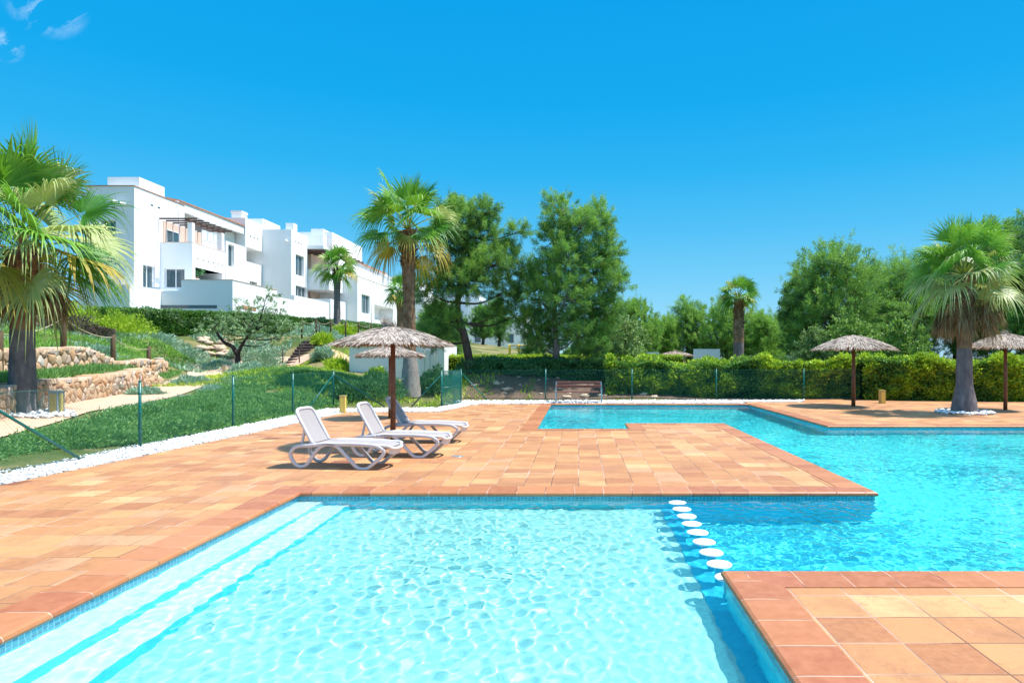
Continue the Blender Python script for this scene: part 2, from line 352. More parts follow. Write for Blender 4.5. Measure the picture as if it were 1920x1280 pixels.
    sc.cycles.use_denoising=True; sc.cycles.max_bounces=8; sc.cycles.transparent_max_bounces=8; sc.cycles.diffuse_bounces=4; sc.cycles.glossy_bounces=3; sc.cycles.transmission_bounces=6
    sc.cycles.sample_clamp_indirect=6
    sc.render.film_transparent=False
def ray_dir(px,py): return ((px-CX)/F,1,-(py-CY)/F)
setup()
# ---------------------------------------------------------------- pool
POOL=[(-3.85,1.0),(1.27,1.0),(1.27,5.59),(16,5.59),(16,17.5),(6.75,17.5),(6.75,25.7),(-1.12,25.7),(-1.12,16.76),(1.33,16.76),(1.33,18.2),(4.07,18.2),(4.07,8.9),(-3.85,8.9)]
WL=-.08
def offset_poly(P,o):
    """outward offset of a CCW axis-aligned polygon"""
    n=len(P); out=[]
    for i in range(n):
        p=Vector(P[i]);a=(p-Vector(P[i-1])).normalized();b=(Vector(P[(i+1)%n])-p).normalized()
        na=Vector((a.y,-a.x)); nb=Vector((b.y,-b.x))
        out.append(p+(na+nb)*o)
    return out
def build_pool():
    # coping, swept along the pool edge
    prof=[(.0,-.055),(-.028,-.050),(-.038,-.030),(-.030,-.008),(-.008,.006),(.06,.008),(.385,.006),(.385,-.03)]
    rings=[offset_poly(POOL,o) for o,z in prof]; n=len(POOL)
    V=[];Fc=[];UV=[];L=0
    for i in range(n):
        j=(i+1)%n; ln=(Vector(POOL[j])-Vector(POOL[i])).length
        for k in range(len(prof)-1):
            q=[(rings[k][i],prof[k][1]),(rings[k][j],prof[k][1]),(rings[k+1][j],prof[k+1][1]),(rings[k+1][i],prof[k+1][1])]
            # split long sides so that the joints follow the real length
            d=(Vector(POOL[j])-Vector(POOL[i])).normalized()
            b=len(V)
            for (p,z) in q: V.append((p.x,p.y,z)); UV.append((L+(p-Vector(POOL[i])).dot(d)+.13,k*.1))
            Fc.append((b,b+1,b+2,b+3))
        L+=ln
    me=bpy.data.meshes.new('pool_coping'); me.from_pydata(V,[],Fc); me.materials.append(M['coping'])
    uv=me.uv_layers.new(name='UVMap'); 
    for l in me.loops: uv.data[l.index].uv=UV[l.vertex_index]
    me.update(); struct('pool_coping',me)
    # walls and floors
    mb=MB(); DZ=-1.35
    for i in range(n):
        a=POOL[i]; b=POOL[(i+1)%n]
        mb.add([(a[0],a[1],-.0),(b[0],b[1],-.0),(b[0],b[1],DZ),(a[0],a[1],DZ)],[(0,1,2,3)])
    o=struct('pool_wall',mb.me('pool_wall','pool_wall')); rec=[o]
    mb=MB(); mb.add([(-3.85,1,-.65),(1.12,1,-.65),(1.12,8.9,-.65),(-3.85,8.9,-.65)],[(0,1,2,3)])
    rec.append(struct('pool_floor',mb.me('shallow_floor','shallow_floor')))
    mb=MB(); mb.add([(1.1,1,DZ),(17,1,DZ),(17,26,DZ),(1.1,26,DZ)],[(0,1,2,3)]); mb.add([(-1.2,16,DZ),(1.1,16,DZ),(1.1,26,DZ),(-1.2,26,DZ)],[(0,1,2,3)])
    # benches (steps) inside the deep pool, right and far sides
    rec.append(struct('pool_floor',mb.me('deep_floor','deep_floor')))
    # dividing wall between the pools
    mb=MB(); mb.box(1.12,1.50,1,8.898,-1.4,-.62)
    rec.append(struct('pool_divider',mb.me('pool_divider','divider_blue')))
    # entry steps along the left wall
    for k,(x1,z) in enumerate(((-3.50,-.27),(-3.15,-.46))):
        mb=MB(); mb.cur=0; mb.box(-3.849,x1,1,8.897-.002*k,-.66,z,skip=('r',)); mb.cur=1
        mb.add([(x1,1,-.66),(x1,8.897-.002*k,-.66),(x1,8.897-.002*k,z),(x1,1,z)],[(0,1,2,3)])
        rec.append(struct('pool_step',mb.me('pool_step',['step_tread','step_riser'])))
    # stepping discs
    mb=MB(); nseg=28
    rim=[]
    for (r,z) in ((.04,-.66),(.04,-.135),(.115,-.128),(.119,-.118),(.119,-.106),(.113,-.100)):
        rim.append((r,z))
    vs=[(r*math.cos(2*math.pi*k/nseg),r*math.sin(2*math.pi*k/nseg),z) for r,z in rim for k in range(nseg)]+[(0,0,-.098)]
    fs=[(i*nseg+k,i*nseg+(k+1)%nseg,(i+1)*nseg+(k+1)%nseg,(i+1)*nseg+k) for i in range(len(rim)-1) for k in range(nseg)]+[((len(rim)-1)*nseg+k,(len(rim)-1)*nseg+(k+1)%nseg,len(rim)*nseg) for k in range(nseg)]
    vs=[(x,y,z+.5) for x,y,z in vs]
    mb.add(vs,fs,True); mb.mi=[1 if i<nseg else 0 for i in range(len(mb.f))]; me=mb.me('stepping_disc',['disc_white','divider_blue'])
    labs=['white round stepping disc in the pool, the farthest, by the peninsula coping','white round stepping disc, second from the peninsula coping','white round stepping disc, third from the peninsula coping','white round stepping disc, fourth from the peninsula coping','white round stepping disc in the middle of the row of nine','white round stepping disc, fourth from the right terrace corner','white round stepping disc, third from the right terrace corner','white round stepping disc, the nearest one seen whole','white round stepping disc half hidden by the right terrace corner']
    for k in range(9):
        o=link('stepping_disc',me,None,(1.315,8.62-.366*k,-.474)); tag(o,labs[k],'stepping disc','white discs between the two pools'); rec.append(o)
    for o in rec: o.cycles.is_caustics_receiver=True
    # water surface with real ripples
    d=.018; xs=np.arange(-4.0,16.2,d); ys=np.arange(.8,25.95,d)
    nx,ny=len(xs),len(ys); Xg,Yg=np.meshgrid(xs,ys)
    Z=np.zeros_like(Xg)
    r2=np.random.default_rng(3)
    # sum of many short waves of random direction, patchy amplitude
    def waves(lam,amp,count):
        z=np.zeros_like(Xg)
        for _ in range(count):
            th=r2.uniform(0,2*math.pi); l=lam*r2.uniform(.75,1.35); k=2*math.pi/l
            z+=np.sin((Xg*math.cos(th)+Yg*math.sin(th))*k+r2.uniform(0,6.28)+.9*np.sin(Xg*r2.uniform(.5,2)+Yg*r2.uniform(-2,2)))
        return z*amp/math.sqrt(count)
    patch=.55+.45*np.sin(Xg*.9+1.3*np.sin(Yg*.5+.4))*np.sin(Yg*.8+1.1*np.sin(Xg*.6))
    patch=np.clip(patch+.25,.35,1.25)
    calm=1/(1+np.exp(-(Xg-1.3)*2)); amp=1.35-.30*calm
    Z=(waves(.42,.0016,14)+waves(.20,.0016,24)+waves(.115,.0011,26))*patch*amp+waves(1.5,.0025,8)
    far=np.clip((Yg-10)/15,0,1); Z*=1-.35*far
    P2=offset_poly(POOL,.10); P2=[(p.x,p.y) for p in P2]
    ins=in_poly((Xg[:-1,:-1]+d/2),(Yg[:-1,:-1]+d/2),P2)
    V=np.stack([Xg,Yg,WL+Z],-1).reshape(-1,3)
    jj,ii=np.nonzero(ins); a=jj*nx+ii; Fc=np.stack([a,a+1,a+nx+1,a+nx],1)
    used=np.unique(Fc); mp=np.full(len(V),-1); mp[used]=np.arange(len(used)); 
    me=np_mesh('pool_water',V[used],[mp[Fc]],['water'],smooth=True)
    o=struct('pool_water',me); o.cycles.is_caustics_caster=True
# ---------------------------------------------------------------- deck
def sheet(name,polys,z,mat):
    mb=MB()
    for P in polys: mb.add([(x,y,z) for x,y in P],[tuple(range(len(P)))])
    return struct(name,mb.me(name,mat))
def build_deck():
    rc=lambda a,b,c,d:[(a,c),(b,c),(b,d),(a,d)]
    sheet('pool_terrace',[[(-8.75,-4),(-3.95,-4),(-3.95,22.1),(-7.85,21.9),(-8.0,16.0),(-8.26,11.3),(-8.5,8)],[(-4.75,22.1),(-3.95,22.1),(-3.95,25.2),(-4.15,25.2)],rc(-3.95,1.37,-4,.9)],0,'deck_row')
    sheet('pool_terrace',[rc(-3.95,3.97,9.0,16.66),rc(1.43,3.97,16.66,18.1),rc(-3.95,-1.22,16.66,25.8)],0,'deck_col')
    sheet('pool_terrace',[rc(1.37,24,-4,5.49)],0,'deck_grid')
    sheet('pool_terrace',[rc(6.85,30,17.6,26.9),[(9.3,26.9),(30,26.9),(30,28.6),(9.8,28.6)]],0,'deck_col2' if 'deck_col2' in M else 'deck_col')
    # drain cover by the loungers
    mb=MB(); mb.tube([(0,0,-.01),(0,0,.006)],.11,20); o=link('drain_cover',mb.me('drain_cover','steel'),None,(*ray(858,855,F*H/185)[:2],0)); tag(o,'small round grey drain cover in the terrace beside the loungers','drain cover')
# ---------------------------------------------------------------- terrain
W1=[(-9.5,6),(-11.2,11.2),(-12.4,13.5),(-13.9,16.8),(-15.2,20.6),(-16.5,24.6),(-17.6,27.5)]
W2=[(-12.2,6),(-14.3,11.5),(-15.6,15.5),(-17.3,20),(-18.9,25),(-20.0,29.5),(-21.3,33.5),(-22.6,35.2)]
def rp(px,py,Y): return ray(px,py,Y)
CTRL=[(-9.35,y,0) for y in (2,6,10,14,18,22,25)]+[(-7,y,-.01) for y in (5,15)]+[
 rp(150,772,16.2),rp(240,748,20.7),rp(330,724,26.5),rp(400,706,31.5),rp(415,692,38),(-10.8,11,.36),(-10,6,.35),
 rp(200,748,20.2),rp(290,728,24.5),(-13.4,15,.5),(-24.5,41,.98),(-21.5,36.5,1.0),
 (-17.2,21,.55),(-16,16,.5),(-19.7,26,.8),(-21,30,1.05),(-22,33,1.25),
 rp(300,640,37),rp(200,628,38),rp(80,632,33),(-29.8,40,3.2),(-27,45,3.4),(-24.4,50,3.55),(-21.5,55,3.9),(-19,60,4.1),(-17.5,70,4.4),(-28,30,2.6),(-32,22,2.6),(-22,20,1.3),(-25,15,1.5),
 rp(445,678,38),rp(551,691,36),rp(551,690,38),rp(555,690,40),rp(500,688,38),rp(575,690,38),rp(400,640,44),rp(350,655,42),rp(500,640,45),rp(540,690,41),rp(552,638,44.5),(-16,50,3.2),
 rp(500,692,31.5),rp(570,694,31),rp(620,700,29),rp(600,660,41),rp(650,640,47),(-13,52,2.2),
 (-8,27,.1),(-9,24.6,0),(-9,31,.45),(-6,34,.7),(-10,38,.8),(-6,27.9,0),(-3,28.1,0),(0,28.4,0),(5,28.6,0),(12,28.9,0),(22,28.9,0),
 (-5,31,1.1),(-1.5,31,1.1),(2,31,.9),(-5,33,1.15),(0,34,1.0),(8,33,.3),(20,33,.2),(-3,44,.5),(-1,40,.6),
 (4,45,.2),(15,45,.1),(30,45,.1),(30,20,0),(30,5,0),(-2,52,.6),(-6,62,2.2),(-10,62,2.6),(-4,75,2.6),(6,65,.3),(-12,75,3.4),(20,70,.2),(45,45,.2),(45,20,0),
 (-35,50,5.5),(-30,60,5.5),(-28,75,5.5),(-26,95,5.2),(-45,60,7),(-50,40,6),(-40,25,4),(10,100,.5),(-15,110,4),(40,100,.3),(20,-5,0),(0,-5,0),(-12,-5,.2),(-30,0,2)]
class TPS:
    def __init__(s,P):
        P=np.array(P); s.X=P[:,:2]; z=P[:,2]; n=len(P)
        d=np.linalg.norm(s.X[:,None]-s.X[None],axis=2); K=s.U(d)+np.eye(n)*.6
        A=np.zeros((n+3,n+3)); A[:n,:n]=K; A[:n,n]=1; A[:n,n+1:]=s.X; A[n,:n]=1; A[n+1:,:n]=s.X.T
        s.w=np.linalg.solve(A,np.concatenate([z,[0,0,0]]))
    def U(s,d): return d**2*np.log(np.maximum(d,1e-6))
    def __call__(s,x,y):
        q=np.stack([np.ravel(x),np.ravel(y)],1); out=np.empty(len(q))
        for i in range(0,len(q),20000):
            c=q[i:i+20000]; d=np.linalg.norm(c[:,None]-s.X[None],axis=2); out[i:i+20000]=s.U(d)@s.w[:-3]+s.w[-3]+c@s.w[-2:]
        return out.reshape(np.shape(x))
tps=TPS(CTRL)
def poly_x(W,y):
    P=np.array(W); return np.interp(y,P[:,1],P[:,0])
def smooth01(t): t=np.clip(t,0,1); return t*t*(3-2*t)
def step_h(y,h,y0,y1): return h*(1-smooth01((np.asarray(y)-y0)/(y1-y0)))
def zt(x,y):
    x=np.asarray(x,float); y=np.asarray(y,float)
    z=tps(np.clip(x,-55,50),np.clip(y,-6,110))
    s1=smooth01((poly_x(W1,y)-.15-x)/.22)*step_h(y,.68,24.5,28)
    s2=smooth01((poly_x(W2,y)-.15-x)/.22)*step_h(y,.66,31.5,35)
    z=z+s1+s2
    # flat under the terrace, with a soft shoulder at its rim
    flat=(x>-9.2)&(y<24.5)
    z=np.where(flat,-.05,z)
    flat2=(x>-5.2)&(y<28.0)
    z=np.where(flat2,-.05,z)
    far=np.clip((np.hypot(x,y)-110)/200,0,1); z=z*(1-far)+0.6*far
    return z
def z1(x,y): return float(zt(np.array([x]),np.array([y]))[0])
def grid_axis(*seg):
    out=[]
    for a,b,s in seg: out.append(np.arange(a,b,s))
    return np.concatenate(out+[[seg[-1][1]]])
def build_ground():
    gx=grid_axis((-2500,-400,350),(-400,-60,40),(-60,-30,2),(-30,-8,.22),(-8,4,.5),(4,34,1),(34,100,8),(100,400,50),(400,2500,350)); gy=grid_axis((-400,-20,60),(-20,5,2),(5,46,.25),(46,110,1.2),(110,400,29),(400,3000,325))
    Xg,Yg=np.meshgrid(gx,gy); Z=zt(Xg,Yg); nx=len(gx)
    cx=(Xg[:-1,:-1]+Xg[1:,1:])/2; cy=(Yg[:-1,:-1]+Yg[1:,1:])/2
    keep=~((cx>-4.4)&(cx<18)&(cy>0)&(cy<26.6))
    # keep the ground out of the pool shell but under every deck
    jj,ii=np.nonzero(keep); a=jj*nx+ii; Fc=np.stack([a,a+1,a+nx+1,a+nx],1)
    V=np.stack([Xg,Yg,Z],-1).reshape(-1,3); used=np.unique(Fc); mp=np.full(len(V),-1); mp[used]=np.arange(len(used))
    struct('ground',np_mesh('ground',V[used],[mp[Fc]],['soil'],smooth=True))
def drape(name,rows,mat,dz=.03,sub=6,along=.5):
    """rows: list of (left,right) pairs; strip draped on the ground"""
    L=[];Rr=[]
    for (l0,r0),(l1,r1) in zip(rows,rows[1:]):
        n=max(2,int(math.dist(l0,l1)/along))
        for k in range(n):
            t=k/n; L.append((l0[0]+(l1[0]-l0[0])*t,l0[1]+(l1[1]-l0[1])*t)); Rr.append((r0[0]+(r1[0]-r0[0])*t,r0[1]+(r1[1]-r0[1])*t))
    L.append(rows[-1][0]); Rr.append(rows[-1][1])
    L=np.array(L);Rr=np.array(Rr); V=[];n=len(L)
    T=np.linspace(0,1,sub+1); P=L[:,None]*(1-T[None,:,None])+Rr[:,None]*T[None,:,None]; P=P.reshape(-1,2)
    Z=zt(P[:,0],P[:,1])+dz; V=np.concatenate([P,Z[:,None]],1)
    Fc=[(i*(sub+1)+k,i*(sub+1)+k+1,(i+1)*(sub+1)+k+1,(i+1)*(sub+1)+k) for i in range(n-1) for k in range(sub)]
    me=np_mesh(name,V,[np.array(Fc)],[mat],smooth=True)
    return me
def build_paths():
    rows=[((-10.2,6),(-9.6,6)),((-11.1,11),(-10.6,11.2))]
    rows=[]
    for y,w in ((8,.5),(11.2,.75),(13.5,1.05),(16.8,1.5),(20.6,1.85),(24.6,2.1),(27.5,2.3)):
        x=float(poly_x(W1,y)); rows.append(((x-.05,y),(x+w,y-.2)))
    rows+=[((-19.2,31),(-16.9,31)),((-21.0,34.8),(-18.3,34.6)),((-22.4,38),(-19.3,37.4)),((-22.5,41),(-19.0,39.6)),((-20.5,42.6),(-18.6,40.4)),((-18.8,42.4),(-18.2,40.4)),((-16.4,42),(-16.4,40.6)),((-13,39.2),(-13,38.0)),((-9.5,36.8),(-9.5,35.8))]
    struct('footpath',drape('footpath',rows,'path_sand',.035,5,.4))
# ---------------------------------------------------------------- white gravel
def stone_mesh(pts,size,name):
    """low stones; pts (n,3)"""
    n=len(pts); ico=np.array([(0,0,1),(.9,0,.25),(.28,.85,.3),(-.73,.53,.2),(-.73,-.53,.3),(.28,-.85,.22),(.1,.1,-.6)])
    fc=np.array([(0,1,2),(0,2,3),(0,3,4),(0,4,5),(0,5,1),(6,2,1),(6,3,2),(6,4,3),(6,5,4),(6,1,5)])
    th=rng.uniform(0,6.28,n); c,s_=np.cos(th),np.sin(th); sz=size*rng.uniform(.6,1.5,n)
    B=ico[None]*np.stack([rng.uniform(.8,1.3,n),rng.uniform(.65,1.1,n),rng.uniform(.5,.9,n)],1)[:,None]+rng.normal(0,.09,(n,7,3))
    X=(B[:,:,0]*c[:,None]-B[:,:,1]*s_[:,None])*sz[:,None]; Yv=(B[:,:,0]*s_[:,None]+B[:,:,1]*c[:,None])*sz[:,None]; Zv=B[:,:,2]*sz[:,None]
    V=np.stack([X,Yv,Zv],-1)+pts[:,None]
    Fx=(fc[None]+(np.arange(n)*7)[:,None,None]).reshape(-1,3)
    return np_mesh(name,V.reshape(-1,3),[Fx],['gravel'])
def build_gravel():
    inner=[(-8.5,8),(-8.26,11.3),(-8.0,16.0),(-7.85,21.9),(-4.75,22.1),(-4.15,25.2),(-4.15,25.75),(9.3,26.1),(9.3,27.0)]
    outer=[(-10.9,8),(-10.15,11.4),(-9.45,14),(-9.35,17.3),(-9.3,24.2),(-5.2,24.9),(-5.1,27.3),(9.9,28.3),(10,28.3)]
    regs=[[(-8.5,8),(-8.26,11.3),(-8.0,16.0),(-7.85,21.9),(-9.2,23.2),(-9.32,20),(-9.35,17.3),(-9.45,14),(-10.15,11.4),(-10.9,8)],
          [(-7.85,21.9),(-4.75,22.1),(-4.15,25.2),(-4.9,25.6),(-5.2,23.8),(-9.2,23.2)],
          [(-4.9,25.6),(-4.15,25.2),(-3.9,25.75),(-1.2,25.75),(-1.2,26.09),(6.75,26.09),(6.75,26.9),(9.3,26.9),(9.8,28.1),(-5.2,27.6)]]
    dens=[420,260,130]; size=[.026,.034,.042]; allp=[]
    mb=MB()
    for P,dn,sz in zip(regs,dens,size):
        mb.add([(x,y,-.012) for x,y in P],[tuple(range(len(P)))])
    struct('gravel_bed',mb.me('gravel_bed','gravel_bed'))
    parts=[]
    for P,dn,sz in zip(regs,dens,size):
        A=np.array(P); x0,y0=A.min(0);x1,y1=A.max(0); n=int((x1-x0)*(y1-y0)*dn); x=rng.uniform(x0,x1,n); y=rng.uniform(y0,y1,n); k=in_poly(x,y,P); x,y=x[k],y[k]
        me=stone_mesh(np.stack([x,y,rng.uniform(-.005,.018,len(x))],1),sz,'white_gravel')
        tag(link('white_gravel',me),None,None,None,'stuff')
# ---------------------------------------------------------------- grass bank
def blades(name,x,y,h,w,mats,lean=.5,mi=None,clump=.0):
    n=len(x); z=zt(x,y); P=np.stack([x,y,z-.02],1); D=np.stack([rng.normal(0,lean,n),rng.normal(0,lean,n),np.ones(n)],1)
    V,Fc=diamonds(P,D,h,w,.4); return np_mesh(name,V,[Fc],mats,mi=mi)
def build_grass():
    # bank of rough ground cover: sprigs grown from many small crowns
    nt=9500; per=22; y=9+(rng.random(nt)**1.3)*24.5; t=rng.random(nt)
    pathw=np.interp(y,[8,13,17,21,28],[.8,1.25,1.85,2.2,2.7]); xl=np.where(y<28,poly_x(W1,y)+pathw,np.interp(y,[28,31,34.6],[-15.6,-16.3,-17.9])); xr=np.interp(y,[8,11.4,14,17.3,24.2,26,34],[-10.7,-9.98,-9.3,-9.22,-9.2,-9.2,-9.2])
    x=xl+(xr-xl)*t; cl=np.array([noise.noise(Vector((a*.8,b*.8,0)))+.5*noise.noise(Vector((a*2.3,b*2.3,7))) for a,b in zip(x,y)])
    k=cl>-.55; x,y,cl,xl,xr=x[k],y[k],cl[k],xl[k],xr[k]; hh=np.clip(.20+.20*cl,.07,.42)*np.interp(y,[20,33],[1,.4])*np.clip(.35+(x-xl)/1.2,.35,1)*np.clip(.5+(xr-x)/.6,.5,1)
    q=np.repeat(np.arange(len(x)),per); n=len(q); th=rng.uniform(0,6.28,n); sp=rng.random(n)**.7; px_=x[q]+np.cos(th)*.04; py_=y[q]+np.sin(th)*.04
    D=np.stack([np.cos(th)*sp*1.3,np.sin(th)*sp*1.3,1.05-sp*.75],1); P=np.stack([px_,py_,zt(px_,py_)-.01],1); Lh=hh[q]*rng.uniform(.6,1.25,n)*(1+.25*sp)
    V,Fq=diamonds(P,D,Lh,.022+.0010*y[q],.55); me=np_mesh('grass',V,[Fq],['grass_bank']); tag(link('grass',me),None,None,None,'stuff')
    # second layer: short twigs crossing over the sprigs
    m=60000; j=rng.integers(0,len(x),m); P=np.stack([x[j]+rng.normal(0,.13,m),y[j]+rng.normal(0,.13,m),np.zeros(m)],1); P[:,2]=zt(P[:,0],P[:,1])+hh[j]*rng.uniform(.3,.85,m); V,Fq=diamonds(P,np.stack([rng.normal(0,.8,m),rng.normal(0,.8,m),rng.uniform(.1,.9,m)],1),rng.uniform(.05,.13,m),.025,.5)
    tag(link('grass',np_mesh('grass',V,[Fq],['grass_bank'])),None,None,None,'stuff')
    # silvery edging along the footpath
    m=34000; y=14+rng.random(m)*20; xe=np.where(y<28,poly_x(W1,y)+np.interp(y,[8,13,17,21,28],[.9,1.35,1.95,2.3,2.8]),np.interp(y,[28,31,34.6],[-15.4,-16.1,-17.7])); x=xe+rng.normal(0,.22,m)+.15
    f=np.array([noise.noise(Vector((a*.9,b*.9,33))) for a,b in zip(x,y)]); k=f>-.02; x,y,f=x[k],y[k],f[k]
    me=blades('silver_edging',x,y,(.10+.35*f)*rng.uniform(.6,1.2,len(x)),.03,['silver_leaf'],.6); tag(link('silver_edging',me),None,None,None,'stuff')
    # plants on the terrace between the two stone walls and the slope above them
    n=26000; y=rng.uniform(12,27,n); a=poly_x(W1,y)-.5; b=poly_x(W2,y)+.25; x=a+(b-a)*rng.random(n)
    f=np.array([noise.noise(Vector((p*1.3,q*1.3,9))) for p,q in zip(x,y)]); k=f>-.25; x,y=x[k],y[k]
    m1=blades('ground_cover',x,y,rng.uniform(.15,.38,len(x)),.04,['grass_bank'],.6); tag(link('ground_cover',m1),None,None,None,'stuff')
    n=60000; y=rng.uniform(14,41,n); a=poly_x(W2,y)-.5; a=np.where(y>35,-22.8,a); x=a-rng.random(n)**1.3*10
    f=np.array([noise.noise(Vector((p*.6,q*.6,5))) for p,q in zip(x,y)]); k=(f>-.2); x,y=x[k],y[k]
    m2=blades('ground_cover',x,y,rng.uniform(.12,.32,len(x)),.045,['pine_light'],.7); tag(link('ground_cover',m2),None,None,None,'stuff')
    m=90000; y=rng.uniform(16,60,m); a_=np.where(y<35,poly_x(W2,np.minimum(y,35))-.6,np.interp(y,[35,42,60],[-20,-16.5,-14])); x=a_-rng.random(m)*np.interp(y,[16,40,60],[10,12,8])
    f=np.array([noise.noise(Vector((p*.45,q*.45,25)))+.4*noise.noise(Vector((p*1.6,q*1.6,2))) for p,q in zip(x,y)]); k=(f>.02)&~((x>-19.4)&(x<-17.0)&(y>36.5)&(y<45.4)); x,y,f=x[k],y[k],f[k]
    me=blades('ground_cover',x,y,(.15+.45*f)*rng.uniform(.6,1.2,len(x)),.06,['silver_leaf'],.7); tag(link('ground_cover',me),None,None,None,'stuff')
    m=26000; y=rng.uniform(26.5,41.5,m); x=np.interp(y,[27,31,34.8,38,41.5],[-18.2,-19.5,-21.3,-22.7,-22.8])-rng.random(m)*5
    f=np.array([noise.noise(Vector((p*.8,q*.8,45))) for p,q in zip(x,y)]); k=(f>-.2)&((x<poly_x(W2,np.minimum(y,35))-.55)|(y>35)|(x>poly_x(W2,np.minimum(y,35))+.15)); x,y=x[k],y[k]
    me=blades('ground_cover',x,y,rng.uniform(.08,.28,len(x)),.045,['grass_bank'],.8); tag(link('ground_cover',me),None,None,None,'stuff')
    # ground cover around the stairs and behind the second fence
    n=42000; x=rng.uniform(-17,-2,n); y=rng.uniform(25.2,50,n)
    f=np.array([noise.noise(Vector((p*.5,q*.5,15))) for p,q in zip(x,y)]); k=(f>-.12)&~((x>-19.4)&(x<-17.0)&(y>36.5)&(y<45.4))&~((x>-5.4)&(y<27.9))&~((x>-13)&(x<-7.2)&(y>33)&(y<40)); x,y=x[k],y[k]
    m3=blades('ground_cover',x,y,rng.uniform(.08,.30,len(x)),.045,['hedge_yellow'],.7); tag(link('ground_cover',m3),None,None,None,'stuff')
def build_mulch():
    struct('mulch_bed',drape('mulch_bed',[((-5.0,28.1),(-5.0,31.6)),((2.2,28.4),(2.2,31.2)),((9,28.6),(9,30.2)),((17,28.9),(17,30.2))],'mulch',.03,8,.4))
build_mulch(); build_pool(); build_deck(); build_ground(); build_paths(); build_gravel(); build_grass()
# ---------------------------------------------------------------- apartment building
def facade(mb,axis,plane,u0,u1,z0,z1,holes,depth=.3):
    """wall rectangle with recessed holes. axis 'R': plane x=const facing +X, u=y ; 'F': plane y=const facing -Y, u=x. holes (u0,u1,z0,z1[,depth])"""
    us=sorted({u0,u1}|{h[0] for h in holes}|{h[1] for h in holes}); zs=sorted({z0,z1}|{h[2] for h in holes}|{h[3] for h in holes})
    P=(lambda u,z,d=0:(plane-d,u,z)) if axis=='R' else (lambda u,z,d=0:(u,plane+d,z))
    for a,b in zip(us,us[1:]):
        for c,d in zip(zs,zs[1:]):
            m=((a+b)/2,(c+d)/2)
            if any(h[0]<m[0]<h[1] and h[2]<m[1]<h[3] for h in holes): continue
            mb.add([P(a,c),P(b,c),P(b,d),P(a,d)],[(0,1,2,3)])
    for h in holes:
        D=h[4] if len(h)>4 else depth; a,b,c,d=h[:4]
        mb.add([P(a,c),P(b,c),P(b,d),P(a,d),P(a,c,D),P(b,c,D),P(b,d,D),P(a,d,D)],[(0,1,5,4),(1,2,6,5),(2,3,7,6),(3,0,4,7)]+([(4,5,6,7)] if D>.6 else []))
def block(root,x0,x1,y0,y1,z0,z1,hr=(),hf=(),win=True,name='wall',mat='plaster',coping=True):
    mb=MB(); facade(mb,'R',x1,y0,y1,z0,z1,list(hr)); facade(mb,'F',y0,x0,x1,z0,z1,list(hf))
    mb.add([(x0,y0,z0),(x0,y1,z0),(x0,y1,z1),(x0,y0,z1)],[(0,1,2,3)]); mb.add([(x0,y1,z0),(x1,y1,z0),(x1,y1,z1),(x0,y1,z1)],[(0,1,2,3)])
    mb.add([(x0,y0,z1),(x1,y0,z1),(x1,y1,z1),(x0,y1,z1)],[(0,1,2,3)]); mb.add([(x0,y0,z0),(x1,y0,z0),(x1,y1,z0),(x0,y1,z0)],[(0,1,2,3)])
    w=link(name,mb.me(name,mat),root)
    for ax,hs in(('R',hr),('F',hf)):
        for h in hs:
            D=h[4] if len(h)>4 else .3
            if D>.6: continue
            window(root,ax,(x1 if ax=='R' else y0),h,D)
    return w
def window(root,ax,plane,h,D,glass='glass'):
    a,b,c,d=h[:4]; P=(lambda u,z,dd:(plane-dd,u,z)) if ax=='R' else (lambda u,z,dd:(u,plane+dd,z))
    def bar(mb,u0,u1,z0,z1,d0=.2,d1=.28):
        p=[P(u,z,dd) for dd in(d0,d1) for (u,z) in((u0,z0),(u1,z0),(u1,z1),(u0,z1))]
        mb.add(p,[(0,1,2,3),(4,5,6,7),(0,1,5,4),(1,2,6,5),(2,3,7,6),(3,0,4,7)])
    mb=MB(); t=.07; bar(mb,a,b,c,c+t); bar(mb,a,b,d-t,d); bar(mb,a,a+t,c+t,d-t); bar(mb,b-t,b,c+t,d-t)
    n=max(1,round((b-a)/1.0))
    for k in range(1,n): u=a+(b-a)*k/n; bar(mb,u-t/2,u+t/2,c+t,d-t)
    w=link('window',mb.me('window','frame_white'),root)
    mb=MB(); mb.add([P(a,c,.25),P(b,c,.25),P(b,d,.25),P(a,d,.25)],[(0,1,2,3)])
    link('pane',mb.me('pane',glass),w)
def boxpart(root,name,mat,*b):
    mb=MB()
    for q in b: mb.box(*q)
    return link(name,mb.me(name,mat),root)
